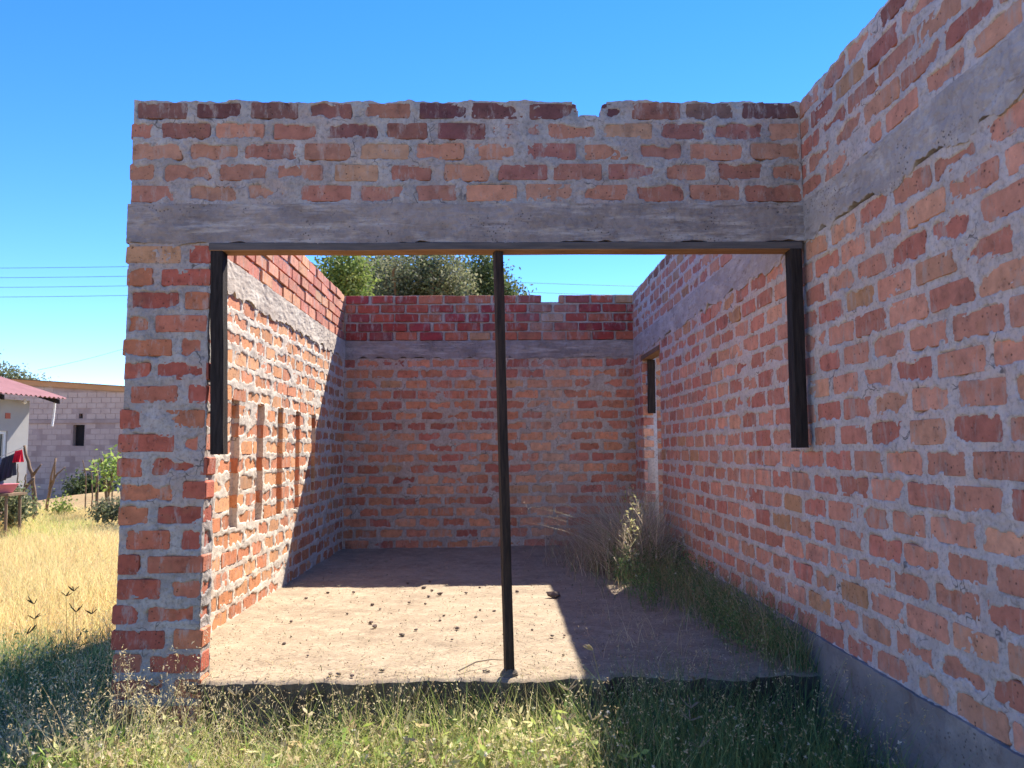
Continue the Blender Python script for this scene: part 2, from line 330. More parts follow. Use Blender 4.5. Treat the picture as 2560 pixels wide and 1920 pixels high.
def hfield(acc, O, U, V, Nn, us, vs, rects, st, holes=(), seed=0, top_rag=0.0, bot_rag=0.0):
    u, v = np.meshgrid(us, vs, indexing='ij'); D = np.full(u.shape, -0.05)
    for (a0, a1, b0, b1, *_) in rects:
        i0, i1 = np.searchsorted(us, (a0 - 0.03, a1 + 0.03)); j0, j1 = np.searchsorted(vs, (b0 - 0.03, b1 + 0.03))
        if i1 <= i0 or j1 <= j0: continue
        uu = u[i0:i1, j0:j1]; vv = v[i0:i1, j0:j1]
        sk = ((a0 * 7.13 + b0 * 3.7) % 1 - 0.5) * 0.03      # each brick lies a little askew
        vv = vv + (uu - (a0 + a1) / 2) * sk
        dx = np.minimum(uu - a0, a1 - uu); dy = np.minimum(vv - b0, b1 - vv)
        d = np.where((dx < 0.02) & (dy < 0.02), 0.02 - np.hypot(np.minimum(dx - 0.02, 0), np.minimum(dy - 0.02, 0)), np.minimum(dx, dy))
        D[i0:i1, j0:j1] = np.maximum(D[i0:i1, j0:j1], d)
    ov = st['o0'] + st['o1'] * fbm(u, v, 22, seed, 3) + st['blot'] * np.maximum(0, fbm(u, v, 5.5, seed + 11, 2) - 0.22)
    s = sstep(0, 0.009, D - ov)
    h = st['base'] + st['a'][0] * fbm(u, v, 7, seed + 21, 2) + st['a'][1] * fbm(u, v, 26, seed + 31, 2) + st['a'][2] * vn(u, v, 95, seed + 41)
    gr = np.exp(-((D - ov + 0.001) / 0.0045) ** 2) * sstep(-0.05, 0.25, fbm(u, v, 9, seed + 61, 3)); h = h - 0.016 * gr       # crack where mortar has shrunk from the brick
    h = h * (1 - s) - 0.028 * s
    v2 = v.copy()
    if top_rag: v2 += top_rag * fbm(u, v * 0, 14, seed + 5, 3) * sstep(vs[-1] - 0.04, vs[-1], v)
    if bot_rag: v2 += bot_rag * (1.6 * fbm(u, v * 0, 11, seed + 6, 4) - 0.25) * (1 - sstep(vs[0], vs[0] + 0.05, v))
    cu = (us[1:] + us[:-1]) / 2; cv = (vs[1:] + vs[:-1]) / 2; cU, cV = np.meshgrid(cu, cv, indexing='ij'); keep = np.ones(cU.shape, bool)
    rag = 0.010 * fbm(cU, cV, 17, seed + 51, 3)
    for (h0, h1, w0, w1) in holes: keep &= ~((cU > h0 - 0.012 + rag * 0.8) & (cU < h1 + 0.014 + rag * 0.8) & (cV > w0 + rag) & (cV < w1 - rag))
    Pn = O + u[..., None] * U + v2[..., None] * V + h[..., None] * Nn; n1 = len(vs)
    idx = np.arange(u.size).reshape(u.shape)
    A_, B_, C_, D_ = idx[:-1, :-1], idx[1:, :-1], idx[1:, 1:], idx[:-1, 1:]
    f = np.stack([A_, B_, C_, D_], -1)[keep]
    acc.add(Pn.reshape(-1, 3), f)
    base = acc.n - u.size; kp = np.pad(keep, 1)                 # skirts close the sheet towards the core
    segs = []
    for (nb, e0, e1) in ((kp[1:-1, :-2], A_, B_), (kp[2:, 1:-1], B_, C_), (kp[1:-1, 2:], C_, D_), (kp[:-2, 1:-1], D_, A_)):
        m = keep & ~nb; segs.append(np.stack([e0[m], e1[m]], -1))
    e = np.concatenate(segs); P0 = Pn.reshape(-1, 3)[e]; P1 = (O + u[..., None] * U + v2[..., None] * V - 0.034 * Nn).reshape(-1, 3)[e]
    k = len(e); acc.add(np.concatenate([P0[:, 0], P0[:, 1], P1[:, 1], P1[:, 0]]), np.stack([np.arange(k) + k, np.arange(k), np.arange(k) + 3 * k, np.arange(k) + 2 * k], -1))

def core(acc, O, U, V, Nn, u0, u1, v0, v1, T, holes=()):
    cuts = sorted({u0, u1, *[q for h in holes for q in h[:2] if u0 < q < u1]})
    for a0, a1 in zip(cuts[:-1], cuts[1:]):
        spans = [(v0, v1)]
        for (h0, h1, w0, w1) in holes:
            if h0 <= (a0 + a1) / 2 <= h1:
                spans = [s for lo, hi in spans for s in ((lo, min(hi, w0)), (max(lo, w1), hi)) if s[1] - s[0] > 0.005]
        for b0, b1 in spans:
            c = [O + p * U + r * V + d * Nn for d in (-T, -0.0325) for p, r in ((a0, b0), (a1, b0), (a1, b1), (a0, b1))]
            acc.add(c, BOXF)

def brick_geo(L, H, D, g):
    j = lambda s=0.0025: g.uniform(-s, s)
    c = min(0.007, H * 0.1); x, y = L / 2, H / 2
    o = np.array([(-x + c, -y + j()), (j(L * .2), -y + j()), (x - c, -y + j()), (x + j(), -y + c), (x + j(), y - c), (x - c, y + j()), (j(L * .2), y + j()), (-x + c, y + j()), (-x + j(), y - c), (-x + j(), -y + c)])
    ins = o * np.array([(1 - 0.006 / L), (1 - 0.005 / H)])
    zf = np.array([j(0.0009) for _ in range(10)])
    v = np.concatenate([np.c_[ins, zf], np.c_[o, np.full(10, -0.006)], np.c_[o, np.full(10, -D)]])
    k = np.arange(10); k2 = (k + 1) % 10
    f4 = np.concatenate([np.stack([10 + k, 10 + k2, k2, k], -1), np.stack([20 + k, 20 + k2, 10 + k2, 10 + k], -1)])
    f3 = [(0, i, i + 1) for i in range(1, 9)]
    return v, f4, f3
gb = np.random.default_rng(3)
CLS = {}
for Lc, nv in ((0.245, 9), (0.17, 4), (0.105, 5)):
    CLS[Lc] = []
    for k in range(nv):
        geo = brick_geo(Lc, 0.085, 0.105, gb); t = Acc(); t.add(*geo[:2], geo[2]); CLS[Lc].append((geo, t.mesh('brick', M_brick)))
PAL = np.array([(0.39, 0.16, 0.092), (0.43, 0.185, 0.10), (0.35, 0.125, 0.075), (0.41, 0.17, 0.095), (0.43, 0.205, 0.12), (0.38, 0.15, 0.095), (0.31, 0.105, 0.075)])
REDS = np.array([(0.31, 0.055, 0.040), (0.27, 0.045, 0.045), (0.34, 0.075, 0.045), (0.37, 0.11, 0.06), (0.25, 0.06, 0.055)])
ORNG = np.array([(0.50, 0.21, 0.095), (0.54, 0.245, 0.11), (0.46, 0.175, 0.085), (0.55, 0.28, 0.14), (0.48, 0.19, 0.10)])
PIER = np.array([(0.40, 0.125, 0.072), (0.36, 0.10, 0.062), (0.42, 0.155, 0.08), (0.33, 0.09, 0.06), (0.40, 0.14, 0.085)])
HAZE_PINK = np.array([(0.48, 0.22, 0.15), (0.52, 0.25, 0.17), (0.44, 0.18, 0.125), (0.50, 0.23, 0.155), (0.51, 0.26, 0.165), (0.43, 0.16, 0.115)])  # right-wall bricks, paler and pinker with glare haze put into the colour
TERRA = np.array([(0.50, 0.19, 0.12), (0.54, 0.23, 0.14), (0.45, 0.15, 0.10), (0.54, 0.25, 0.13)])
def brick_color(g, pal, row=None):
    c = pal[g.integers(len(pal))] * g.uniform(0.92, 1.28)
    if g.random() < 0.035: c = np.array((0.50, 0.27, 0.145)) * g.uniform(0.85, 1.05)
    return c

def lay_bricks(parent, O, U, V, Nn, rects, g, pal, limit=300, proud=0.0, colfn=None, depth_off=0.0, jit=0.0025):
    items = []
    for rct in rects:
        a0, a1, b0, b1 = rct[:4]; L = a1 - a0; H = b1 - b0
        cl = min(CLS, key=lambda q: abs(q - L)); var = CLS[cl][g.integers(len(CLS[cl]))]
        fl = 1 if g.random() < 0.5 else -1; ang = g.uniform(-0.012, 0.012); til = g.uniform(-0.012, 0.012)
        ctr = O + (a0 + a1) / 2 * U + (b0 + b1) / 2 * V + (proud + g.uniform(-jit, jit) - depth_off) * Nn
        B = np.array([U, V, Nn]).T
        rot = np.array([[math.cos(ang), -math.sin(ang), 0], [math.sin(ang), math.cos(ang), 0], [0, 0, 1]]) @ np.array([[math.cos(til), 0, math.sin(til)], [0, 1, 0], [-math.sin(til), 0, math.cos(til)]])
        Mx = B @ rot @ np.diag([L / cl, H / 0.085, 1.0])
        if fl < 0: Mx = Mx @ np.diag([-1.0, -1.0, 1.0])
        pr = project(ctr); vis = pr is not None and -60 < pr[0] < 2620 and -60 < pr[1] < 1990
        d = np.array(ctr) - np.array((0, 0, CZ)); dist = np.linalg.norm(d); size = L * H * abs(d @ Nn) / dist ** 3 if vis else 0
        c = brick_color(g, pal) if colfn is None else colfn(rct, brick_color(g, pal))
        items.append((size, ctr, Mx, var, c))
    items.sort(key=lambda t: -t[0]); rest = Acc(); nrest = 0
    for i, (size, ctr, Mx, var, c) in enumerate(items):
        if i < limit and size > 0:
            m4 = Matrix([[*Mx[0], ctr[0]], [*Mx[1], ctr[1]], [*Mx[2], ctr[2]], [0, 0, 0, 1]])
            o = link('brick', var[1], parent, m4); o.color = (*[float(q) for q in c], 1)
        else:
            rest.add(var[0][0] @ Mx.T + ctr, var[0][1], var[0][2], c); nrest += 1
    if nrest: tag(rest.obj('brick_courses', M_brick_c, parent), kind='stuff')

eX, eY, eZ = np.array((1., 0, 0)), np.array((0, 1., 0)), np.array((0, 0, 1.))
lin = lambda a, b, d: np.linspace(a, b, max(2, int(round((b - a) / d)) + 1))

# front wall: pillar beside the doorway and brickwork over the beam
g = np.random.default_rng(11); O = np.array((XO, YF, 0.0)); LF = XR - XO - 0.003; PW = 0.405
notch = (2.195, 2.345, 2.765, 2.95); notch2 = (2.225, 2.315, 2.722, 2.95); ac = Acc()
top = layout(0.004, LF, ZB1 + 0.005, ZT, 5, g, [(2.205, 2.34, 2.70, 2.95)], brick=0.235, joint=0.022, edge_rag=0.009)
pil = layout(0.004, PW, G0 + 0.06, ZB0, 21, g, pitch=0.27, brick=0.235, edge_rag=0.011)
hfield(ac, O, eX, eZ, -eY, lin(0.012, LF, 0.006), lin(ZB1, ZT - 0.004, 0.006), top, SMEAR, [notch, notch2], 1, top_rag=0.016)
hfield(ac, O, eX, eZ, -eY, lin(0.014, PW - 0.004, 0.006), lin(G0 - 0.05, ZB0, 0.006), pil, SMEAR, (), 2)
core(ac, O, eX, eZ, -eY, 0.014, LF, ZB1, ZT - 0.012, 0.125, [(2.19, 2.35, 2.70, 2.95)]); core(ac, O, eX, eZ, -eY, 0.016, PW - 0.03, G0 - 0.05, ZB0, 0.125)
rv = [(0.004, 0.122, r[2], r[3]) for r in pil if r[1] > PW - 0.02]     # the doorway side of the pillar
hfield(ac, np.array((XO + PW - 0.002, YF, 0.0)), eY, eZ, eX, lin(0.003, 0.126, 0.006), lin(G0 - 0.05, ZB0, 0.006), rv, ROUGH, (), 3)
front = ac.obj('wall', M_mortar, house, True); tag(front, 'front wall with a narrow pillar and brickwork above the open doorway')
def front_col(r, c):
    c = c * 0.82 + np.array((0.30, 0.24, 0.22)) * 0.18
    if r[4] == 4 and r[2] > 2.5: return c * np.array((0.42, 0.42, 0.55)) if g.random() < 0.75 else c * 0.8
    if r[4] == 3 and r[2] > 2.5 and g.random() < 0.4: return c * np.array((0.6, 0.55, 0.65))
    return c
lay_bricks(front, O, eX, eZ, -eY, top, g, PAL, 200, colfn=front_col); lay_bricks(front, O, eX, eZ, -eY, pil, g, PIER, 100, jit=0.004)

def beam(parent, O, U, V, Nn, us, T, seed, label, bot=0.02, m=M_conc, z0=ZB0, z1=ZB1, proud=0.006):
    a = Acc(); st = dict(base=proud, o0=0, o1=0, blot=0, a=(0.006, 0.0045, 0.0035))
    hfield(a, O, U, V, Nn, us, lin(z0, z1 + 0.002, 0.008), [], st, (), seed, top_rag=0.004, bot_rag=bot)
    core(a, O, U, V, Nn, us[0] + 0.002, us[-1], z0, z1, T)
    return tag(a.obj('ring_beam', m, parent, True), label)
beam(front, O, eX, eZ, -eY, lin(0.001, LF, 0.008), 0.127, 61, 'rough grey concrete beam over the doorway', 0.012)

# left wall with five ventilation slots
g = np.random.default_rng(12); O = np.array((XL, YF + 0.126, 0.0)); LL = YB - O[1]
slots = [(y - O[1], y - O[1] + 0.135, 0.575, 1.40) for y in (4.84, 5.36, 5.85, 6.37, 6.91)]
us = [0.0]
while us[-1] < LL: us.append(us[-1] + float(np.clip((O[1] + us[-1]) ** 2 / 1280, 0.011, 0.02)))
us = np.array(us) * LL / us[-1]; ac = Acc()
low = layout(0, LL, -0.02, ZB0, 18, g, slots, edge_rag=0.004); upp = layout(0, LL, ZB1 + 0.004, ZT, 5, g, joint=0.018, brick=0.25)
hfield(ac, O, eY, eZ, eX, us, lin(-0.03, ZB0, 0.009), low, ROUGH, slots, 4); hfield(ac, O, eY, eZ, eX, us, lin(ZB1, ZT - 0.006, 0.009), upp, CLEAN, (), 5, top_rag=0.01)
core(ac, O, eY, eZ, eX, 0, LL, G0 - 0.05, ZB0, 0.105, [(s[0] - .004, s[1] + .004, s[2], s[3]) for s in slots]); core(ac, O, eY, eZ, eX, 0, LL, ZB1, ZT - 0.01, 0.105)
for s_ in slots: core(ac, O + eX * -0.05, eY, eZ, eX, s_[0] - 0.003, s_[1] + 0.003, s_[2] - 0.003, s_[3] + 0.003, 0.053)  # backs added behind the slots to block outside light and darken them
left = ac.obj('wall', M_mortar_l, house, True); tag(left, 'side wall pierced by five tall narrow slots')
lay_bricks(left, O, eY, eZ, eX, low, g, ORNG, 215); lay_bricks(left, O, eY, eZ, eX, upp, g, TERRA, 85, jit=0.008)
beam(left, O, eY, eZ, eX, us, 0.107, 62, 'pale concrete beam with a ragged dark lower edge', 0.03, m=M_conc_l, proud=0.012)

# back wall, running on behind the neighbouring room
g = np.random.default_rng(13); O = np.array((XL, YB, 0.0)); LB = XR - XL; LB2 = LB + 1.6
notch = (2.20, 2.40, 2.715, 2.95); ac = Acc()
low = layout(0.0, LB2, -0.02, ZB0, 18, g); upp = layout(0.012, LB2, ZB1 + 0.004, ZT - 0.005, 5, g, [notch], joint=0.018, brick=0.25)
hfield(ac, O, eX, eZ, -eY, lin(0, LB2, 0.012), lin(-0.03, ZB0, 0.011), low, DAUB, (), 6); hfield(ac, O, eX, eZ, -eY, lin(0, LB2, 0.012), lin(ZB1, ZT - 0.01, 0.011), upp, CLEAN, [notch], 7, top_rag=0.008)
core(ac, O, eX, eZ, -eY, -0.1, LB2, G0 - 0.05, ZB0, 0.12); core(ac, O, eX, eZ, -eY, -0.1, LB2, ZB1, ZT - 0.014, 0.12, [notch])
back = ac.obj('wall', M_mortar_b, house, True); tag(back, 'back wall with five courses of redder bricks above its beam')
vis = lambda rr: [r for r in rr if r[0] < LB + 0.45]
def washed(r, c):                                         # pale mud stain washed down from the notch
    w = 0.75 * math.exp(-(((r[0] + r[1]) / 2 - 2.32) / (0.16 + 0.05 * (2.8 - r[2]))) ** 2) * g.uniform(0.5, 1.1); return c * (1 - w) + np.array((0.50, 0.34, 0.235)) * w
lay_bricks(back, O, eX, eZ, -eY, vis(low), g, PAL * 1.22, 230, colfn=washed); lay_bricks(back, O, eX, eZ, -eY, vis(upp), g, REDS, 70, jit=0.005, colfn=washed)
beam(back, O, eX, eZ, -eY, lin(-0.1, LB2, 0.012), 0.122, 63, 'grey concrete beam with a bumpy lower edge', 0.025)

# right wall: passes the doorway and runs on towards the viewer, with a side door near the back corner
g = np.random.default_rng(14); O = np.array((XR, YB, 0.0)); LR = YB - 0.7; ZP = 0.15; TR = 0.14
door = (YB - 7.86, YB - 7.02, -0.5, 2.035); us = [0.0]
while us[-1] < LR: us.append(us[-1] + float(np.clip((YB - us[-1]) ** 2 / 1151, 0.0055, 0.02)))
us = np.array(us) * LR / us[-1]; ac = Acc()
low = layout(0, LR, ZP, ZB0, 17, g, [door], edge_rag=0.004); upp = layout(0, LR, ZB1 + 0.004, ZT, 5, g, joint=0.024)
hfield(ac, O, -eY, eZ, -eX, us, lin(ZP, ZB0, 0.007), low, SMEAR, [door], 8); hfield(ac, O, -eY, eZ, -eX, us, lin(ZB1, ZT - 0.004, 0.007), upp, SMEAR, (), 9, top_rag=0.012)
core(ac, O, -eY, eZ, -eX, 0, LR, ZP, ZB0, TR, [door]); core(ac, O, -eY, eZ, -eX, 0, LR, ZB1, ZT - 0.01, TR)
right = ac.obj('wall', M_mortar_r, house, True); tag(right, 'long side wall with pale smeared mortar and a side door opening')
lay_bricks(right, O, -eY, eZ, -eX, low, g, HAZE_PINK, 235); lay_bricks(right, O, -eY, eZ, -eX, upp, g, HAZE_PINK, 65, colfn=lambda r, c: c * (0.5 if r[4] == 4 and g.random() < 0.5 else 0.9))
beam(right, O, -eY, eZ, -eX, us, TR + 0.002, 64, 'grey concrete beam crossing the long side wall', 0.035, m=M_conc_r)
a = Acc(); st = dict(base=0.016, o0=0, o1=0, blot=0, a=(0.004, 0.003, 0.001))
hfield(a, O, -eY, eZ, -eX, us, lin(G0 - 0.05, ZP + 0.012, 0.014), [], st, [(door[0], door[1], 0.0, 1)], 66, top_rag=0.006)
core(a, O, -eY, eZ, -eX, 0, LR, G0 - 0.05, ZP, TR, [(door[0], door[1], 0.0, 1)]); tag(a.obj('plinth', M_plinth, right, True), 'smooth grey plastered plinth')

# floor slab with a broken front edge
fx = lin(XL - 0.02, XR + 0.01, 0.018); fy = np.concatenate([lin(0, 1.2, 0.014), lin(1.225, YB - YF + 0.06, 0.03)])
u, v = np.meshgrid(fx, fy, indexing='ij'); fr = 0.045 * fbm(u, u * 0, 4, 71, 4) + 0.06 * fbm(u, u * 0, 15, 72, 4)
yy = YF + 0.005 + fr * (1 - sstep(0, 0.12, v)) + v
zz = 0.006 * fbm(u, yy, 3, 73, 2) + 0.003 * fbm(u, yy, 16, 74, 3) - 0.012 * (1 - sstep(0, 0.025, v)) ** 2 - 0.004 + 0.018 * sstep(0.45, 0.0, np.minimum(u - XL, YB - yy)) * (0.4 + 0.6 * fbm(u, yy, 5, 75, 2))
a = Acc(); n1 = len(fy); ii, jj = np.meshgrid(np.arange(len(fx) - 1), np.arange(n1 - 1), indexing='ij'); q = ii * n1 + jj
a.add(np.stack([u, yy, zz], -1).reshape(-1, 3), np.stack([q, q + n1, q + n1 + 1, q + 1], -1).reshape(-1, 4))
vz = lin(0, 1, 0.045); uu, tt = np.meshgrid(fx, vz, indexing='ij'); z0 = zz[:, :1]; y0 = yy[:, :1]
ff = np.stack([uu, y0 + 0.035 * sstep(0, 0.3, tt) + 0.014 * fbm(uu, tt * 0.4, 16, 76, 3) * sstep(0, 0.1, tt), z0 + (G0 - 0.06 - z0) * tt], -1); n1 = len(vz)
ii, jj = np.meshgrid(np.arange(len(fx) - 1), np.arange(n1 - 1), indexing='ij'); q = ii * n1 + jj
slab = tag(a.obj('floor_slab', M_floor, house, True), 'dusty tan floor slab with a broken front edge')
a = Acc(); a.add(ff.reshape(-1, 3), np.stack([q + 1, q + n1 + 1, q + n1, q], -1).reshape(-1, 4)); tag(a.obj('slab_edge', M_edge, slab, True), 'dark front edge of the slab')

# timber frames
def plank(acc, lo, hi, bev=0.004):                        # a bevelled, slightly uneven plank between two end rectangles
    lo = np.array(lo, float); hi = np.array(hi, float)
    def ring(r):
        o = []
        for i in range(4):
            p, pr, nx = r[i], r[i - 1], r[(i + 1) % 4]
            o += [p + (pr - p) / np.linalg.norm(pr - p) * bev, p + (nx - p) / np.linalg.norm(nx - p) * bev]
        return np.array(o)
    A_, B_ = ring(lo), ring(hi); k = 9; rows = [A_ + (B_ - A_) * t for t in np.linspace(0, 1, k)]
    for i in range(1, k - 1): rows[i] = rows[i] + gb.normal(size=(8, 3)) * 0.0007 + gb.normal(size=3) * 0.001
    f = [(i * 8 + m, i * 8 + (m + 1) % 8, (i + 1) * 8 + (m + 1) % 8, (i + 1) * 8 + m) for i in range(k - 1) for m in range(8)]
    f3 = [(0, m + 1, m) for m in range(1, 7)] + [((k - 1) * 8, (k - 1) * 8 + m, (k - 1) * 8 + m + 1) for m in range(1, 7)]
    acc.add(np.concatenate(rows), f, f3)
fe = empty('door_frame', (0, YF, 2.04)); fe.parent = house; fe.matrix_parent_inverse = Matrix.Translation(-Vector(house['_base']))
fe['label'] = 'timber frame left hanging in the wide doorway'
Y0, Y1 = YF - 0.012, YF + 0.088
a = Acc(); rect = lambda x, z0, z1: [(x, Y0, z0), (x, Y1, z0), (x, Y1, z1), (x, Y0, z1)]
plank(a, rect(-1.398, 2.036, ZB0 - 0.004), rect(XR - 0.022, 2.036, ZB0 - 0.004)); tag(a.obj('head_rail', M_rail, fe), 'weathered brown timber under the concrete beam')
def jamb(xa, xb, xc, xd, zt, zb, ya, yb, par):
    a = Acc(); plank(a, [(xc, ya, zb), (xd, ya, zb), (xd, yb, zb), (xc, yb, zb)], [(xa, ya, zt), (xb, ya, zt), (xb, yb, zt), (xa, yb, zt)]); return a.obj('jamb', M_dark, par)
jamb(-1.392, -1.332, -1.368, -1.306, 2.039, 1.05, Y0 + 0.003, Y0 + 0.073, fe)
jamb(1.448, 1.506, 1.440, 1.500, 2.039, 1.06, Y0 - 0.004, Y0 + 0.070, fe)
fe2 = empty('side_door_frame', (XR, 7.4, 2.0)); fe2.parent = house; fe2.matrix_parent_inverse = Matrix.Translation(-Vector(house['_base']))
fe2['label'] = 'timber remains of the side door frame in the back corner'
a = Acc(); rx = lambda y: [(XR - 0.012, y, 1.985), (XR + 0.10, y, 1.985), (XR + 0.10, y, 2.033), (XR - 0.012, y, 2.033)]
plank(a, rx(7.0), rx(7.88)); a.obj('head_rail', M_head, fe2)
jamb(1.575, 1.650, 1.570, 1.645, 1.984, 1.425, 7.78, 7.83, fe2)

# the post in the doorway
p = empty('post', (0.05, YF + 0.05, 0.0)); tag(p, 'slim dark timber post standing upright in the middle of the doorway', 'post')
a = Acc(); th = 0.30; w, d = 0.021, 0.021
def sq(cx, cy, z): return [(cx + math.cos(th) * x * w - math.sin(th) * y * d, cy + math.sin(th) * x * w + math.cos(th) * y * d, z) for x, y in ((-1, -1), (1, -1), (1, 1), (-1, 1))]
plank(a, sq(0.049, YF + 0.045, -0.02), sq(0.007, YF + 0.030, 2.041), 0.003); a.obj('shaft', M_post, p)
a = Acc(); tube(a, [(0.048, YF + 0.045, -0.015), (0.048, YF + 0.045, 0.012), (0.048, YF + 0.045, 0.030)], [0.05, 0.04, 0.024], 9); a.obj('footing', M_edge, p)

# ------------------------------------------------------------------ neighbouring buildings
def mound(x, y): return float(ground_z(np.array(x), np.array(y)))
def spot(px, Y): p = at(px, 1200, Y); return float(p[0])
# block house: frontal wall of cement blocks, lean-to roof falling to one side
BY = 24.0; bl = empty('block_house', (spot(200, BY), BY, G0)); tag(bl, 'grey cement block house with a small dark window and an orange roof board', 'house')
bx0, bx1 = spot(-60, BY), spot(520, BY); zt = lambda x: at(0, 958, BY)[2] + (x - spot(0, BY)) * (at(306, 978, BY)[2] - at(0, 958, BY)[2]) / (spot(306, BY) - spot(0, BY))
w0, w1 = spot(176, BY), spot(205, BY); wz0, wz1 = at(190, 1115, BY)[2], at(190, 1062, BY)[2]
t0, t1 = spot(189, BY), spot(199, BY); tz0, tz1 = at(190, 1046, BY)[2], at(190, 1034, BY)[2]
zb0, zb1 = at(190, 1058, BY)[2], at(190, 1049, BY)[2]
M_block = plain_mat('cement_block', (0.47, 0.34, 0.275), (0.57, 0.435, 0.36), 3, 0.95); M_bmort = plain_mat('block_mortar', (0.33, 0.23, 0.19), (0.47, 0.35, 0.30), 2.5, 0.95)
M_void = plain_mat('dark_room', (0.02, 0.018, 0.018), (0.03, 0.025, 0.025), 3); M_fascia = plain_mat('orange_board', (0.50, 0.24, 0.10), (0.58, 0.30, 0.14), 4, 0.8)
a = Acc(); Ob = np.array((bx0, BY, 0.0)); hl = [(w0 - bx0, w1 - bx0, wz0, wz1), (t0 - bx0, t1 - bx0, tz0, tz1)]
def slab_(xa, xb, za, zb=None):
    t0_, t1_ = (zt(xa) - 0.02, zt(xb) - 0.02) if zb is None else (zb, zb); hexa(a, [(xa, BY + 0.03, za), (xb, BY + 0.03, za), (xb, BY + 0.2, za), (xa, BY + 0.2, za)], [(xa, BY + 0.03, t0_), (xb, BY + 0.03, t1_), (xb, BY + 0.2, t1_), (xa, BY + 0.2, t0_)])
slab_(bx0, w0, G0 - 0.3); slab_(w1, bx1, G0 - 0.3); slab_(w0, w1, G0 - 0.3, wz0); slab_(w0, w1, wz1, tz0); slab_(w0, t0, tz0, tz1); slab_(t1, w1, tz0, tz1); slab_(w0, w1, tz1)
wallb = a.obj('wall', M_bmort, bl)
gk = np.random.default_rng(21); bm = []
for k in range(4):
    geo = brick_geo(0.285, 0.155, 0.06, gk); t = Acc(); t.add(*geo[:2], geo[2]); bm.append((geo, t.mesh('block', M_block)))
ch = 0.172; z = zb1 + 0.01; rows = []
while z < zt(bx0): rows.append(z); z += ch
z = zb0 - ch - 0.005
while z > G0 + 0.1: rows.append(z); z -= ch
for r, z in enumerate(rows):
    x = bx0 + (r % 2) * 0.15
    while x < bx1 - 0.3:
        if z + ch < zt(x + 0.3) and not any(x + 0.31 > h[0] + bx0 and x - 0.01 < h[1] + bx0 and z + ch > h[2] and z < h[3] for h in hl) and (z > zb0 or gk.random() < 0.75):
            o = link('block', bm[gk.integers(4)][1], wallb, Matrix([[1, 0, 0, x + 0.15], [0, 0, -1, BY + 0.018 + (0.007 if z < zb0 else 0) + gk.uniform(0, 0.004)], [0, 1, 0, z + ch / 2], [0, 0, 0, 1]]))
        x += 0.302
a = Acc(); box(a, (bx0, BY - 0.01, zb0), (bx1, BY + 0.1, zb1)); a.obj('lintel_band', M_bmort, bl)
a = Acc(); box(a, (w0 - 0.05, BY + 0.21, wz0 - 0.05), (w1 + 0.05, BY + 0.3, wz1 + 0.05)); a.obj('window', M_void, bl)
a = Acc(); box(a, (t0 - 0.05, BY + 0.21, tz0 - 0.05), (t1 + 0.05, BY + 0.3, tz1 + 0.05)); a.obj('vent', M_void, bl)
a = Acc(); hexa(a, [(bx0, BY - 0.07, zt(bx0) - 0.02), (bx1, BY - 0.07, zt(bx1) - 0.02), (bx1, BY, zt(bx1) - 0.02), (bx0, BY, zt(bx0) - 0.02)], [(bx0, BY - 0.07, zt(bx0) + 0.14), (bx1, BY - 0.07, zt(bx1) + 0.14), (bx1, BY, zt(bx1) + 0.14), (bx0, BY, zt(bx0) + 0.14)]); a.obj('roof_board', M_fascia, bl)
a = Acc(); hexa(a, [(bx0, BY - 0.12, zt(bx0) + 0.142), (bx1, BY - 0.12, zt(bx1) + 0.142), (bx1, BY + 4, zt(bx1) + 0.142), (bx0, BY + 4, zt(bx0) + 0.142)], [(bx0, BY - 0.12, zt(bx0) + 0.16), (bx1, BY - 0.12, zt(bx1) + 0.16), (bx1, BY + 4, zt(bx1) + 0.16), (bx0, BY + 4, zt(bx0) + 0.16)]); a.obj('roof', M_stone, bl)

# plastered house: side wall receding, red corrugated roof
cx, cy = at(70, 1100, 15.6)[0], 15.6; an = math.radians(80)
dv = np.array((math.cos(an), math.sin(an), 0)); nv = np.array((math.sin(an), -math.cos(an), 0)); C0 = np.array((cx, cy, 0.0))
ph = empty('plastered_house', (cx, cy, G0)); tag(ph, 'grey plastered house with a red corrugated metal roof and white window frame', 'house')
M_plas = plain_mat('grey_plaster', (0.34, 0.33, 0.32), (0.40, 0.38, 0.36), 2, 0.95); M_base = plain_mat('soil_stained_base', (0.30, 0.20, 0.13), (0.36, 0.25, 0.17), 4)
ez = at(100, 1002, 15.6)[2]
def pt(s, n, z): return C0 + dv * s + nv * n + np.array((0, 0, z))
def pbox(acc, s0, s1, n0, n1, z0, z1, c=(1, 1, 1)): hexa(acc, [pt(s0, n0, z0), pt(s1, n0, z0), pt(s1, n1, z0), pt(s0, n1, z0)][::-1], [pt(s0, n0, z1), pt(s1, n0, z1), pt(s1, n1, z1), pt(s0, n1, z1)][::-1], c)
wn0, wn1 = -1.9, -0.52; vz0, vz1 = 0.75, at(20, 1078, 15.2)[2]
a = Acc(); pbox(a, -7, wn0, -6, 0, 0.35, ez); pbox(a, wn1, 0, -6, 0, 0.35, ez); pbox(a, wn0, wn1, -6, 0, 0.35, vz0); pbox(a, wn0, wn1, -6, 0, vz1, ez); pbox(a, wn0, wn1, -6, -0.2, vz0, vz1); a.obj('wall', M_plas, ph)
a = Acc(); pbox(a, -7, 0.004, -6, 0.006, G0 - 0.1, 0.35); a.obj('wall_base', M_base, ph)
wf = Acc(); W1 = (0.75, 0.74, 0.70)
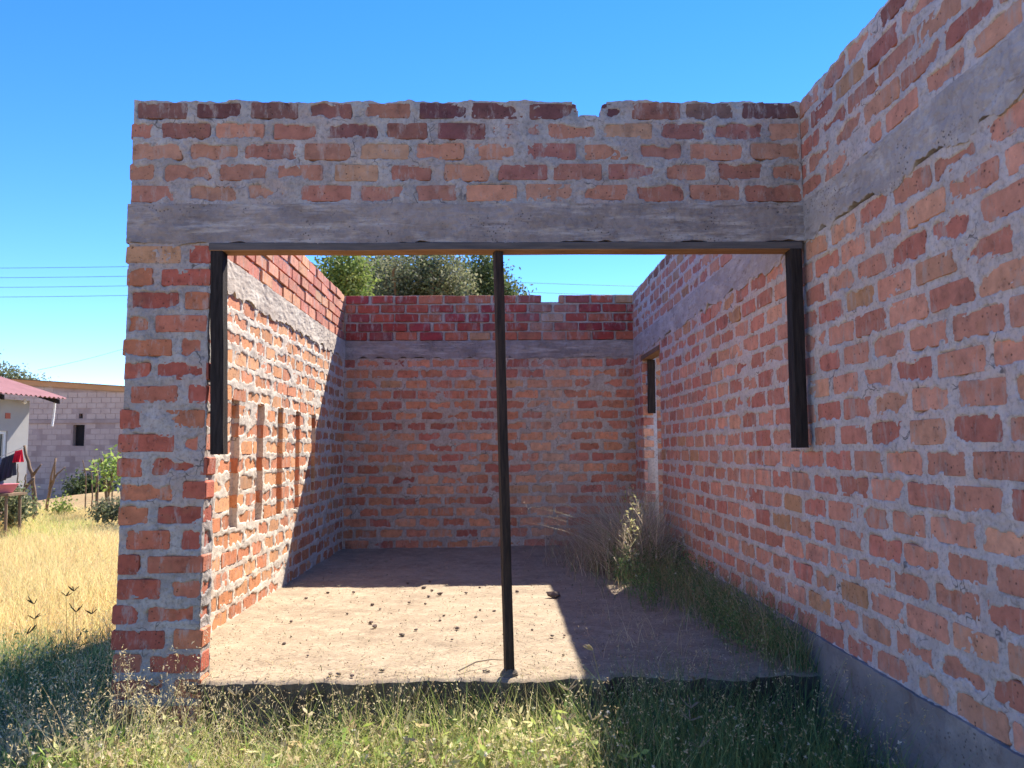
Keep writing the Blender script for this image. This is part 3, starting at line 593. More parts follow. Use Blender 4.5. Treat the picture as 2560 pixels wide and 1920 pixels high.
for (s0, s1, z0, z1) in ((wn0, wn1, vz0, vz0 + 0.06), (wn0, wn1, vz1 - 0.06, vz1), (wn0, wn0 + 0.06, vz0 + 0.061, vz1 - 0.061), (wn1 - 0.06, wn1, vz0 + 0.061, vz1 - 0.061), (-1.29, -1.24, vz0 + 0.061, vz1 - 0.061)): pbox(wf, s0, s1, -0.10, -0.03, z0, z1, W1)
wfo = wf.obj('window', M_vcol, ph)
M_glass, _n, _b = mat('window_glass'); _b.inputs['Base Color'].default_value = (0.05, 0.06, 0.07, 1); _b.inputs['Roughness'].default_value = 0.08; _b.inputs['Specular IOR Level'].default_value = 0.6
for s0, s1 in ((wn0 + 0.061, -1.291), (-1.239, wn1 - 0.061)):
    a = Acc(); pbox(a, s0, s1, -0.075, -0.065, vz0 + 0.062, vz1 - 0.062); a.obj('pane', M_glass, wfo)
a = Acc(); pbox(a, -0.60, -0.48, 0, 0.012, at(30, 1046, 15)[2], at(30, 1032, 15)[2], (0.42, 0.13, 0.09)); a.obj('air_brick', M_vcol, ph)
# roof: corrugated sheet, slope rises away from the eave
M_roof = plain_mat('red_roof_sheet', (0.27, 0.125, 0.12), (0.36, 0.17, 0.165), 3, 0.55, bs=0.1, spec=0.3)
ss = np.linspace(-7.4, 0.38, 260); nn = np.linspace(0.55, -3.0, 12); sl = math.tan(math.radians(17))
u, v = np.meshgrid(ss, nn, indexing='ij'); rz = ez + 0.06 + (0.55 - v) * sl + 0.018 * np.cos(u * 2 * np.pi / 0.12)
up = C0 + u[..., None] * dv + v[..., None] * nv + rz[..., None] * eZ; k = len(nn); a = Acc()
ii, jj = np.meshgrid(np.arange(len(ss) - 1), np.arange(k - 1), indexing='ij'); q = (ii * k + jj)[..., None] + np.array([0, 1, k + 1, k]); a.add(up.reshape(-1, 3), q.reshape(-1, 4)); a.add((up - 0.006 * eZ).reshape(-1, 3), q[..., ::-1].reshape(-1, 4)); a.obj('roof', M_roof, ph, True)
for s in (-6.4, -4.6, -2.8, -1.2, 0.2):
    a = Acc(); r0, r1 = pt(s, 0.5, ez - 0.06), pt(s, -3, ez - 0.06 + 3.5 * sl); o_ = dv * 0.025; h_ = np.array((0, 0, 0.09)); hexa(a, [r0 - o_, r0 + o_, r1 + o_, r1 - o_], [r0 - o_ + h_, r0 + o_ + h_, r1 + o_ + h_, r1 - o_ + h_]); a.obj('rafter', M_dark, ph)
a = Acc(); tube(a, [at(137, 1008, 15.9), at(134, 1040, 15.9), at(130, 1066, 15.85)], 0.022, 6, (0.75, 0.74, 0.72)); a.obj('drain_pipe', M_vcol, ph)
a = Acc(); c = at(62, 1003, 15.3); tube(a, [c + (0, 0, .05), c, c + (0, 0, -.03), c + (0, 0, -.06)], [0.015, 0.03, 0.04, 0.012], 8, (0.8, 0.8, 0.76)); a.obj('lamp_bulb', M_vcol, ph)

# ------------------------------------------------------------------ yard things: washing, fence sticks, basin
def sag(p0, p1, s, n=14):
    t = np.linspace(0, 1, n)[:, None]; return p0 + (p1 - p0) * t - np.array((0, 0, 1)) * s * 4 * t * (1 - t)
CYd = 13.6
L0, L1 = at(-120, 1172, CYd), at(58, 1118, CYd)
a = Acc(); tube(a, sag(L0, L1, 0.05), 0.006, 5, (0.5, 0.5, 0.48)); tag(a.obj('washing_line', M_vcol), 'thin washing line strung beside the plastered house', 'washing line')
def garment(name, pxs, col, label, cat):                 # folded cloth hung over the line
    tp, bt = pxs; n, m = 22, 12; a = Acc(); t = np.linspace(0, 1, n)
    for side in (-1, 1):
        V = []
        for k in range(m):
            w = k / (m - 1); l = at(*tp[0], CYd); r = at(*tp[1], CYd); lb = at(*bt[0], CYd); rb = at(*bt[1], CYd)
            p = (l + (r - l) * t[:, None]) * (1 - w) + (lb + (rb - lb) * t[:, None]) * w
            p = p + eY * (side * (0.008 + 0.03 * w) + 0.035 * w * np.sin(t * 19 + 2 * side))[:, None]; V.append(p)
        q = np.array([[i * n + j, i * n + j + 1, (i + 1) * n + j + 1, (i + 1) * n + j] for i in range(m - 1) for j in range(n - 1)]); a.add(np.concatenate(V), q, c=col)
    return tag(a.obj(name, M_cloth, smooth=True), label, cat)
garment('trousers', (((6, 1146), (38, 1133)), ((-4, 1206), (36, 1187))), (0.035, 0.04, 0.06), 'dark grey trousers hanging on the washing line', 'trousers')
garment('shirt', (((-46, 1160), (3, 1145)), ((-44, 1222), (4, 1212))), (0.10, 0.13, 0.22), 'blue shirt hanging on the washing line next to grey trousers', 'shirt')
garment('cloth', (((38, 1128), (55, 1124)), ((37, 1156), (54, 1155))), (0.55, 0.02, 0.05), 'bright red cloth hanging at the end of the washing line', 'cloth')
a = Acc(); c = at(4, 1232, 13.2); prof = [(0.16, 0.0), (0.17, 0.01), (0.24, 0.14), (0.255, 0.15), (0.235, 0.145), (0.15, 0.02)]; th = np.linspace(0, 2 * np.pi, 28, endpoint=False)
V = np.concatenate([np.c_[c[0] + r * np.cos(th), c[1] + r * np.sin(th), np.full(28, c[2] + z)] for r, z in prof]); a.add(V, [(i * 28 + k, i * 28 + (k + 1) % 28, (i + 1) * 28 + (k + 1) % 28, (i + 1) * 28 + k) for i in range(5) for k in range(28)], [(0, k + 1, k) for k in range(1, 27)] , c=(0.62, 0.20, 0.23))
bs = empty('wash_basin', (c[0], c[1], G0)); tag(bs, 'pink plastic wash basin on a wooden stand by the washing', 'basin'); a.obj('bowl', M_vcol, bs, True)
gzb = mound(c[0], c[1]); a = Acc(); box(a, (c[0] - .28, c[1] - .25, c[2] - .045), (c[0] + .28, c[1] + .25, c[2] - .004)); st_ = a.obj('stand_top', M_bark, bs)
for sx in (-1, 1):
    for sy in (-1, 1): a = Acc(); tube(a, [(c[0] + sx * .22, c[1] + sy * .19, gzb - .05), (c[0] + sx * .2, c[1] + sy * .18, c[2] - .046)], 0.025, 6); a.obj('leg', M_bark, bs)

gs = np.random.default_rng(31)
def stick(px, Y, r, label, group=None, forks=(), m=M_bark):
    pts = np.array([at(x, y, Y) for x, y in px]); pts[0][2] = min(pts[0][2], mound(pts[0][0], pts[0][1]) - 0.08)
    t = np.linspace(0, len(pts) - 1, 12); P = np.stack([np.interp(t, range(len(pts)), pts[:, i]) for i in range(3)], 1) + gs.normal(size=(12, 3)) * r * 0.25
    a = Acc(); tube(a, P, np.linspace(r, r * 0.55, 12), 7)
    for fk in forks: F = np.array([at(x, y, Y) for x, y in fk]); tube(a, F, np.linspace(r * 0.7, r * 0.35, len(F)), 6)
    return tag(a.obj('fence_stick', m, smooth=True), label, 'stick', group)
GF = 'rough branches of the stick fence'
stick([(90, 1292), (86, 1250), (84, 1215), (83, 1187), (72, 1160), (60, 1114)], 15.0, 0.045, 'thick reddish forked branch standing upright beside the red cloth', GF, [[(83, 1187), (92, 1175), (103, 1161)]])
stick([(18, 1295), (42, 1252), (60, 1225), (80, 1195)], 14.6, 0.045, 'dark branch leaning against the thick forked branch', GF)
stick([(43, 1255), (44, 1205), (45, 1160)], 14.2, 0.016, 'thin straight stick below the red cloth', GF)
stick([(58, 1240), (62, 1205), (65, 1185)], 15.3, 0.02, 'short crooked stick behind the leaning dark branch', GF)
stick([(113, 1287), (118, 1255), (128, 1215), (136, 1190), (140, 1145)], 16.5, 0.035, 'dark forked branch with two long prongs below the dark window', GF, [[(130, 1205), (143, 1185), (163, 1168)], [(124, 1225), (128, 1190), (138, 1150)]])
stick([(214, 1262), (216, 1200), (212, 1175), (207, 1150)], 16.8, 0.016, 'thin grey stake tied to a cross twig', GF)
stick([(230, 1278), (231, 1225), (229, 1180)], 16.6, 0.018, 'straight thin stake beside the pale forked stick', GF)
stick([(244, 1262), (242, 1215), (241, 1182), (233, 1165), (230, 1147)], 16.2, 0.035, 'pale topped crooked stick with a bend near its top', GF)
stick([(268, 1280), (268, 1235), (263, 1205), (256, 1178), (252, 1148)], 15.8, 0.04, 'dark crooked stick leaning towards the brick pillar', GF)
stick([(280, 1255), (281, 1205), (283, 1140)], 16.4, 0.018, 'slender grey stake among the bright green leaves', GF)
a = Acc(); tube(a, np.array([at(x, y, 16.3) for x, y in ((205, 1176), (230, 1177), (256, 1180), (279, 1186))]), 0.012, 5); tag(a.obj('cross_twig', M_bark), 'thin twig tied across the fence stakes', 'twig')

# ------------------------------------------------------------------ trees and bushes
def tree(name, label, cat, base, blobs, nl, lsz, cols, seed, trunk=True, group=None, stem=(0.22, 0.1)):
    g = np.random.default_rng(seed); e = empty(name, base); tag(e, label, cat, group); base = np.array(base, float)
    blobs = [(np.array(c, float), np.array(r, float)) for c, r in blobs]
    a = Acc(); top = np.mean([b[0] for b in blobs], 0); mid = base + (top - base) * 0.5 + g.normal(size=3) * 0.1
    tube(a, [base - (0, 0, 0.15), base + (mid - base) * 0.5, mid], [stem[0], stem[0] * 0.8, stem[1]], 8)
    for c, r in blobs: tube(a, [mid, (mid + c) / 2 + g.normal(size=3) * 0.12 * r, c, c + rdir(1, g, 0.5)[0] * r * 0.7], [stem[1], stem[1] * 0.6, stem[1] * 0.35, stem[1] * 0.1], 6)
    a.obj('trunk', M_bark, e, True)
    a = Acc(); vol = np.array([np.prod(r) ** (2 / 3) for _, r in blobs]); vol /= vol.sum()
    for (c, r), w in zip(blobs, vol):
        n = int(nl * w); ncl = max(6, n // 26); cd = rdir(ncl, g); cr = g.random(ncl) ** 0.35 * (1 + 0.16 * g.normal(size=ncl)); cc = c + cd * cr[:, None] * r   # twigs, each with a spray of leaves
        tw = g.integers(ncl, size=n); P = cc[tw] + g.normal(size=(n, 3)) * lsz * 1.5
        C = cols[g.integers(len(cols), size=ncl)][tw] * g.uniform(0.75, 1.25, (n, 1))
        leaves(a, P, rdir(n, g, -0.2), rdir(n, g), lsz * g.uniform(0.7, 1.3, n), lsz * 0.55, C)
    a.obj('crown', M_leaf, e); return e
def around(px, py, Y, rpx, rpy, seed, n, sp=0.75):       # crown lobes spread through the space the tree takes up
    g = np.random.default_rng(seed); c = at(px, py, Y); rx, rz = rpx * Y / FPX, rpy * Y / FPX; out = []
    for i in range(n):
        d = rdir(1, g)[0] * g.random() ** 0.5 * sp; out.append((c + d * np.array((rx, rx, rz)), np.array((rx, rx, rz)) * g.uniform(0.3, 0.48)))
    return out
GRN = np.array([(0.075, 0.11, 0.04), (0.10, 0.14, 0.05), (0.06, 0.09, 0.035), (0.14, 0.17, 0.075)])
YEL = np.array([(0.16, 0.22, 0.05), (0.21, 0.27, 0.06), (0.11, 0.17, 0.045), (0.26, 0.30, 0.09)])
GRY = np.array([(0.14, 0.16, 0.08), (0.18, 0.19, 0.10), (0.09, 0.115, 0.055), (0.22, 0.22, 0.13)])
b_ = lambda px, Y: (spot(px, Y), Y, mound(spot(px, Y), Y))
tree('leafy_tree', 'yellow-green leafy tree behind the back wall', 'tree', b_(850, 18), around(855, 735, 18, 95, 105, 1, 14), 9000, 0.10, YEL, 41)
tree('broad_tree', 'broad grey-green tree behind the middle of the back wall', 'tree', b_(1010, 23), around(1020, 730, 23, 185, 135, 2, 28), 20000, 0.12, GRY, 42)
tree('dark_tree', 'dark green tree crossed by power lines behind the back wall', 'tree', b_(1215, 26), around(1220, 745, 26, 130, 128, 3, 20), 13000, 0.13, GRN, 43)
tree('shade_tree', 'dense dark tree between the yellow-green and broad trees', 'tree', b_(930, 28), around(935, 735, 28, 140, 120, 8, 16), 9000, 0.14, GRN, 48)
tree('far_tree', 'pale green tree rising behind the block house roof', 'tree', b_(-20, 42), around(-10, 985, 42, 150, 95, 4, 18), 12000, 0.17, GRY, 44)
tree('sapling', 'bright green sapling among the fence stakes', 'sapling', b_(290, 15.5), around(285, 1165, 15.5, 30, 32, 5, 7), 420, 0.10, YEL * 1.5, 45, stem=(0.02, 0.012))
tree('low_bush', 'dark green bush against the foot of the block house', 'bush', b_(205, 21.5), around(200, 1232, 21.5, 62, 34, 6, 10), 3000, 0.10, GRN * 0.8, 46, stem=(0.03, 0.02))
tree('weed_bush', 'grey-green bush at the foot of the leaning branch', 'bush', b_(40, 13.8), around(40, 1262, 13.8, 42, 38, 7, 9), 1500, 0.075, GRY * 1.2, 47, stem=(0.02, 0.012))
tree('spindly_bush', 'small pale green bush in front of the block house', 'bush', b_(155, 16.0), around(156, 1272, 16.0, 16, 26, 9, 6), 500, 0.07, YEL, 49, stem=(0.012, 0.008))
tree('dry_bush', 'olive bush beside the crooked fence sticks and the pillar', 'bush', b_(285, 13.5), around(280, 1275, 13.5, 40, 26, 10, 8), 1100, 0.06, GRY, 50, stem=(0.012, 0.008))

# ------------------------------------------------------------------ power lines
PY = 40.0; PX = 405
gp = b_(PX, PY); pole = empty('utility_pole', gp); tag(pole, 'wooden utility pole behind the brick house carrying four wires', 'pole')
topz = at(PX, 645, PY)[2]; a = Acc(); tube(a, [(gp[0], PY, gp[2] - .3), (gp[0], PY, gp[2] + 4), (gp[0], PY, topz)], [0.12, 0.11, 0.09], 9); a.obj('mast', M_bark, pole)
for i in range(4):
    y0 = 668 + i * 24; yl, yr = 671 + i * 24.3, 712 + i * 23.5
    A_, B_, C_ = at(-700, yl - 5, PY + 3), at(PX, y0 - 3, PY), at(1750, yr + 8, PY)
    a = Acc(); box(a, (gp[0] - .05, PY - .14, B_[2] - .05), (gp[0] + .05, PY - .0, B_[2] + .05)); a.obj('insulator', M_stone, pole)
    a = Acc(); tube(a, np.concatenate([sag(A_, B_, 0.12, 24), sag(B_, C_, 0.12, 24)[1:]]), 0.012, 5)
    tag(a.obj('power_line', M_wire), ['topmost power line strung across the sky', 'second power line below the topmost one', 'third power line from the top', 'lowest of the four parallel power lines'][i], 'power line', 'power lines behind the house')
a = Acc(); tube(a, sag(at(95, 925, 30), at(PX, 840, PY), 0.12, 20), 0.010, 5); tag(a.obj('service_cable', M_wire), 'single thin cable rising from the block house roof', 'cable')

# ------------------------------------------------------------------ vegetation
gv = np.random.default_rng(77)
def pick(pal, n, j=0.2): return pal[gv.integers(len(pal), size=n)] * gv.uniform(1 - j, 1 + j, (n, 1))
FRESH = np.array([(0.32, 0.40, 0.09), (0.42, 0.48, 0.13), (0.23, 0.33, 0.08), (0.52, 0.51, 0.20), (0.56, 0.51, 0.25)])
STRAW = np.array([(0.58, 0.48, 0.28), (0.50, 0.39, 0.20), (0.64, 0.55, 0.34), (0.45, 0.34, 0.20)])
GOLD = np.array([(0.76, 0.60, 0.28), (0.70, 0.53, 0.23), (0.66, 0.57, 0.27), (0.76, 0.56, 0.31), (0.60, 0.55, 0.24)])
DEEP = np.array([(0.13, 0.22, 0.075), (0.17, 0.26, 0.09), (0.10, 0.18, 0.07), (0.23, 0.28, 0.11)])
WHITE = np.array([(0.62, 0.58, 0.48), (0.55, 0.52, 0.44), (0.58, 0.55, 0.36)])
def onground(x, y): return np.stack([x, y, ground_z(x, y) - 0.01], 1)
def spikelets(acc, tops, dx, n_each, spread, L, C):       # small seeds hanging from the tip of a stalk
    P = np.repeat(tops, n_each, 0) + gv.normal(size=(len(tops) * n_each, 3)) * spread; D = rdir(len(P), gv, -2.6)
    leaves(acc, P, D, rdir(len(P), gv), L * gv.uniform(0.7, 1.3, len(P)), L * 0.17, np.repeat(C, n_each, 0))

# dry field beside the house
a = Acc(); n = 95000; y = 4.2 + (17.5 - 4.2) * gv.random(n) ** 0.72; k = np.minimum(-1.98, -0.36 * y); x = k + (-0.74 * y - 0.6 - k) * gv.random(n)
dens = fbm(x, y, 1.1, 81, 3); keep = dens > -0.45; x, y = x[keep], y[keep]; n = len(x)
gm = (fbm(x, y, 0.7, 82, 2) > 0.25)[:, None] & (gv.random((n, 1)) < 0.5)
C = np.where(gm, pick(FRESH, n) * 1.3, pick(GOLD, n)); H = gv.uniform(0.12, 0.34, n) * (1 + 0.3 * dens[keep])
tp, dx = blades(a, onground(x, y), H, np.full(n, 0.0035) + 0.0004 * y, gv.uniform(0.1, 0.8, n), C, gv, 3)
m = gv.random(n) < 0.45; spikelets(a, tp[m], dx[m], 2, 0.016, 0.022, pick(GOLD, m.sum()) * 1.1)
tag(a.obj('field_grass', M_veg), 'dry golden grass field beside the house', 'grass', kind='stuff')

# green and straw grass in front of the slab
a = Acc()
def patch(n, x0, x1, y0, y1, h0, h1, w, pal, lean=(0.1, 0.9), seg=5, clump=1.6, thr=-0.25):
    x = gv.uniform(x0, x1, n); y = gv.uniform(y0, y1, n); k = fbm(x, y, clump, int(n) % 53, 3) > thr; x, y = x[k], y[k]; n = len(x)
    return blades(a, onground(x, y), gv.uniform(h0, h1, n) * (0.75 + 0.25 * gv.random(n)), w * gv.uniform(0.6, 1.4, n), gv.uniform(*lean, n), pick(pal, n), gv, seg)
patch(5000, -2.0, 0.5, 2.0, 3.56, 0.24, 0.50, 0.0056, FRESH, (0.2, 1.3), clump=2.6, thr=0.03); patch(1500, -1.7, 0.6, 3.2, 3.60, 0.30, 0.56, 0.0048, FRESH, (0.2, 1.2)); patch(900, 0.5, 1.5, 3.2, 3.60, 0.32, 0.62, 0.0048, DEEP * 1.3, (0.2, 1.2)); patch(500, 0.35, 1.48, 2.4, 3.58, 0.35, 0.66, 0.0034, STRAW, (0.2, 1.0)); patch(5500, -2.1, 0.5, 2.0, 3.50, 0.24, 0.48, 0.0046, STRAW, (0.3, 1.5), clump=3.1, thr=0.0)
patch(1100, -1.9, 0.6, 2.6, 3.54, 0.38, 0.62, 0.0038, FRESH, (0.15, 0.7)); patch(1800, -1.8, 0.45, 2.2, 3.05, 0.30, 0.44, 0.009, FRESH, (0.3, 1.3))
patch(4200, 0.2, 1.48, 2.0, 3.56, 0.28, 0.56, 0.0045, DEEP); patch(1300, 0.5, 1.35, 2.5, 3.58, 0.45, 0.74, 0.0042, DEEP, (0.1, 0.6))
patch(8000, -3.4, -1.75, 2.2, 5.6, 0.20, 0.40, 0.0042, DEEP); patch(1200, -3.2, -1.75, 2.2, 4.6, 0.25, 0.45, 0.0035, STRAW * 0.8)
# low leafy weeds filling between the blades
def weeds(n, x0, x1, y0, y1, zt0, zt1, pal, L, thr=-0.3):
    ns = max(1, n // 14); x = gv.uniform(x0, x1, ns); y = gv.uniform(y0, y1, ns); kk = fbm(x, y, 2.2, 91, 3) > thr; x, y = x[kk], y[kk]; ns = len(x)
    H = gv.uniform(zt0, zt1, ns); B = onground(x, y); C0_ = pick(pal, ns, 0.25); lean = gv.normal(size=(ns, 2)) * 0.22
    id_ = np.repeat(np.arange(ns), 14); t = gv.uniform(0.25, 1.0, len(id_)); P = B[id_].copy(); P[:, 2] += H[id_] * t; P[:, :2] += lean[id_] * (H[id_] * t)[:, None] + gv.normal(size=(len(id_), 2)) * 0.014
    leaves(a, P, rdir(len(P), gv, 0.3), rdir(len(P), gv, 1.0), L * gv.uniform(0.5, 1.3, len(P)), L * 0.36, C0_[id_] * gv.uniform(0.8, 1.2, (len(P), 1)))
    top = B.copy(); top[:, 2] += H; top[:, :2] += lean * H[:, None]
    w = np.array((1.0, 0.3, 0)) * 0.0012; v = np.stack([B - w, B + w, top + w * 0.6, top - w * 0.6], 1).reshape(-1, 3); a.add(v, np.arange(ns * 4).reshape(-1, 4), c=np.repeat(C0_ * 0.8, 4, 0)); return top
MIXED = np.concatenate([FRESH, STRAW * 0.9, FRESH * 0.8])
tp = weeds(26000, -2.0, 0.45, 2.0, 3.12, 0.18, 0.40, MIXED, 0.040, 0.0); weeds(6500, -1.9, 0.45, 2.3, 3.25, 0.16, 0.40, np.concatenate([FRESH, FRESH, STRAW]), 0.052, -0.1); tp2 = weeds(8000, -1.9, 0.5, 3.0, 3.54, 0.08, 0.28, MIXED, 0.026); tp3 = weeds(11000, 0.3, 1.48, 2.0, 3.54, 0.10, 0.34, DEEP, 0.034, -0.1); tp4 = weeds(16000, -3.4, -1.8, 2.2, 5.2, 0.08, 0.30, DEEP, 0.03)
def heads(tops, frac, L, pal, n_each=9, up=0.05):         # little pale flower heads on fine stalks
    m = gv.random(len(tops)) < frac; T = tops[m] + np.stack([gv.normal(size=m.sum()) * .02, gv.normal(size=m.sum()) * .02, gv.uniform(0.03, up + 0.03, m.sum())], 1)
    P = np.repeat(T, n_each, 0); leaves(a, P, rdir(len(P), gv, 0.4), rdir(len(P), gv), L, L * 0.5, np.repeat(pick(pal, len(T)), n_each, 0))
    w = np.array((1.0, 0, 0)) * 0.0009; B = tops[m]; a.add(np.stack([B - w, B + w, T + w, T - w], 1).reshape(-1, 3), np.arange(len(T) * 4).reshape(-1, 4), c=(0.16, 0.17, 0.07))
heads(tp, 0.07, 0.010, WHITE); heads(tp2, 0.12, 0.010, WHITE); heads(tp3, 0.14, 0.009, WHITE, up=0.16); heads(tp4, 0.10, 0.012, WHITE, up=0.1)
# tall wispy stalks with loose seed heads
def stalks(n, x0, x1, y0, y1, h0, h1, pal, hc, ns=9, L=0.013):
    x = gv.uniform(x0, x1, n); y = gv.uniform(y0, y1, n); T_, d_ = blades(a, onground(x, y), gv.uniform(h0, h1, n), np.full(n, 0.0030), gv.uniform(0.1, 0.9, n), pick(pal, n), gv, 6)
    B_ = onground(x, y); t = gv.uniform(0.0, 0.16, (n, ns)); P = (T_[:, None] + (B_ - T_)[:, None] * t[..., None]).reshape(-1, 3) + gv.normal(size=(n * ns, 3)) * 0.009
    leaves(a, P, rdir(n * ns, gv, 0.5), rdir(n * ns, gv), L * gv.uniform(0.6, 1.4, n * ns), L * 0.3, np.repeat(pick(hc, n), ns, 0))
stalks(260, -1.95, -1.25, 2.9, 3.5, 0.46, 0.74, np.concatenate([FRESH, STRAW]), STRAW * 1.1, 12); stalks(420, -1.4, 0.5, 2.4, 3.5, 0.36, 0.54, np.concatenate([FRESH, STRAW]), STRAW * 1.1)
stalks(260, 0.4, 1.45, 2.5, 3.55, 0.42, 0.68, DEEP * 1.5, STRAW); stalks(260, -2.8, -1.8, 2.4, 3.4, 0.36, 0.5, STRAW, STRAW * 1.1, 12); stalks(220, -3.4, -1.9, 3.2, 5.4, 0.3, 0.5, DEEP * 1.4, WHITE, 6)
# hanging straw spikelets in front of the pillar
x = gv.uniform(-2.0, -1.25, 220); y = gv.uniform(2.75, 3.5, 220); tt_, dx = blades(a, onground(x, y), gv.uniform(0.30, 0.58, 220), np.full(220, 0.003), gv.uniform(0.2, 0.9, 220), pick(STRAW, 220), gv, 5)
spikelets(a, tt_, dx, 7, 0.022, 0.020, pick(STRAW, 220))
x = gv.uniform(-1.3, 0.5, 160); y = gv.uniform(2.3, 3.4, 160); tt_, dx = blades(a, onground(x, y), gv.uniform(0.30, 0.46, 160), np.full(160, 0.003), gv.uniform(0.2, 0.9, 160), pick(STRAW, 160), gv, 5)
spikelets(a, tt_, dx, 7, 0.018, 0.017, pick(STRAW, 160))
tag(a.obj('grass', M_veg), 'tall mixed green and straw grass growing before the floor slab', 'grass', kind='stuff')

# weeds along the long wall inside the room
a = Acc()
def onfloor(x, y): return np.stack([x, y, np.zeros_like(x)], 1)
n = 2600; y = gv.uniform(3.62, 6.9, n); wd = 0.16 + 0.42 * sstep(4.0, 6.4, y); x = XR - 0.02 - np.abs(gv.normal(size=n)) * wd * 0.62; k = x > 0.45; x, y = x[k], y[k]; n = len(x)
tp, dx = blades(a, onfloor(x, y), gv.uniform(0.12, 0.42, n) * (1 - 0.35 * np.clip((XR - x) / 0.8, 0, 1)), np.full(n, 0.0036), gv.uniform(0.2, 1.0, n), np.where(gv.random((n, 1)) < 0.55, pick(DEEP, n), pick(STRAW, n) * 0.8), gv, 5); spikelets(a, tp[::5], dx[::5], 5, 0.02, 0.012, pick(STRAW, len(tp[::5])))
G0s = G0; B0 = onground
_og = onground; onground = lambda x, y: onfloor(x, y)
tp = weeds(2000, 1.18, 1.5, 3.65, 5.2, 0.08, 0.26, DEEP, 0.026); heads(tp, 0.25, 0.009, WHITE, up=0.1)
tp = weeds(2600, 0.9, 1.5, 4.9, 6.6, 0.10, 0.34, DEEP, 0.026); heads(tp, 0.3, 0.010, WHITE, up=0.12)
onground = _og
# sparse dry wisps on the shaded floor
x = gv.uniform(0.5, 1.3, 90); y = gv.uniform(3.75, 4.9, 90); tt_, dx = blades(a, onfloor(x, y), gv.uniform(0.06, 0.2, 90), np.full(90, 0.0025), gv.uniform(0.3, 1.0, 90), pick(STRAW, 90), gv, 4); spikelets(a, tt_, dx, 6, 0.02, 0.012, pick(STRAW, 90))
tag(a.obj('floor_weeds', M_veg), 'green weeds with tiny pale flowers along the foot of the long wall', 'weeds', kind='stuff')

# dry bush in the back corner
e = empty('dry_shrub', (1.25, 6.9, 0)); tag(e, 'tangled dry brown shrub in the back corner by the side door', 'shrub'); a = Acc()
n = 2400; x = 1.20 + gv.normal(size=n) * 0.19; y = gv.uniform(6.2, 7.9, n); x = np.minimum(x, XR - 0.03)
DRY = np.array([(0.52, 0.42, 0.31), (0.62, 0.51, 0.38), (0.42, 0.34, 0.25), (0.42, 0.40, 0.24)])
tp, dx = blades(a, onfloor(x, y), gv.uniform(0.3, 0.85, n) * np.clip(1.15 - np.abs(x - 1.3) * 1.3, 0.3, 1.1), np.full(n, 0.0072), gv.uniform(0.2, 1.4, n), pick(DRY, n, 0.4), gv, 6); spikelets(a, tp[::3], dx[::3], 5, 0.03, 0.016, pick(DRY, len(tp[::3])))
a.obj('twigs', M_veg, e); a = Acc()
n = 600; x = 0.95 + gv.normal(size=n) * 0.22; y = gv.uniform(6.5, 7.9, n); blades(a, onfloor(x, y), gv.uniform(0.2, 0.6, n), np.full(n, 0.004), gv.uniform(0.5, 1.3, n), pick(DRY, n) * 0.9, gv, 5); a.obj('loose_stems', M_veg, e)
a = Acc(); Pw = np.array([(1.20, 6.55, 0.0), (1.13, 6.4, 0.22), (1.10, 6.3, 0.42), (1.12, 6.25, 0.66)]); tt_ = np.linspace(0, 3, 12); Pw = np.stack([np.interp(tt_, range(4), Pw[:, i]) for i in range(3)], 1)
tube(a, Pw, np.linspace(0.006, 0.002, 12), 5, (0.3, 0.28, 0.12)); ix = gv.integers(2, 12, 130); P = Pw[ix] + gv.normal(size=(130, 3)) * 0.035; leaves(a, P, rdir(130, gv, 0.3), rdir(130, gv), 0.035 * gv.uniform(0.6, 1.4, 130), 0.018, pick(np.array([(0.45, 0.40, 0.22), (0.36, 0.36, 0.16)]), 130))
tag(a.obj('weed_sprig', M_veg), 'pale leafy weed sprig catching sunlight before the dry shrub', 'weed')

# grass stalks with claw-shaped seed heads
def claw(px, py, Y, L, nf, col, lab, grp, base=None, tilt=(0, 0), wid=0.0028):
    a = Acc(); T = at(px, py, Y); b0 = T + np.array((tilt[0], tilt[1], 0)); b0[2] = ground_z(b0[0], b0[1]) - 0.02 if base is None else base
    t = np.linspace(0, 1, 9)[:, None]; stem = b0 + (T - b0) * t; stem[:, 0] += 0.02 * np.sin(t[:, 0] * 3); stem[:, 0] -= 0.02 * math.sin(3) * t[:, 0]
    tube(a, stem, np.linspace(0.0018, 0.0009, 9), 5, (0.30, 0.28, 0.12))
    for k in range(nf):
        az = gv.uniform(0, 2 * math.pi); el = gv.uniform(0.1, 0.9); d = np.array((math.cos(az) * math.cos(el), 0.4 * math.sin(az), math.sin(el))); d /= np.linalg.norm(d); c = gv.uniform(0.3, 1.0) * (1 if d[2] < 0.6 else -0.6)
        s = np.linspace(0, 1, 7)[:, None]; tube(a, T + d * L * s + np.array((0, 0, 1)) * L * c * 0.5 * s ** 2, np.array([0.6, 1, 1.1, 1.1, 1, 0.8, 0.3]) * wid, 6, col)
    return tag(a.obj('seed_stalk', M_veg), lab, 'grass stalk', grp)
PALE = (0.50, 0.42, 0.26); CLAW_SHADED = (0.06, 0.05, 0.035)  # shaded seed heads carry their shade in a darker colour
claw(1482, 1625, 3.30, 0.045, 4, PALE, 'tall stalk with a pale claw-shaped seed head before the shaded floor', 'stalks with claw-shaped seed heads', tilt=(0.08, 0.05), wid=0.004)
for px, py, Y in ((1735, 1700, 3.2), (1728, 1770, 3.1), (1660, 1705, 3.2), (1725, 1800, 3.0), (1750, 1868, 2.9)): claw(px, py, Y, 0.05, 4, (0.34, 0.28, 0.2), 'dull tan claw-shaped seed head standing in the shaded grass', 'stalks with claw-shaped seed heads', tilt=(gv.uniform(-.06, .06), 0.02))
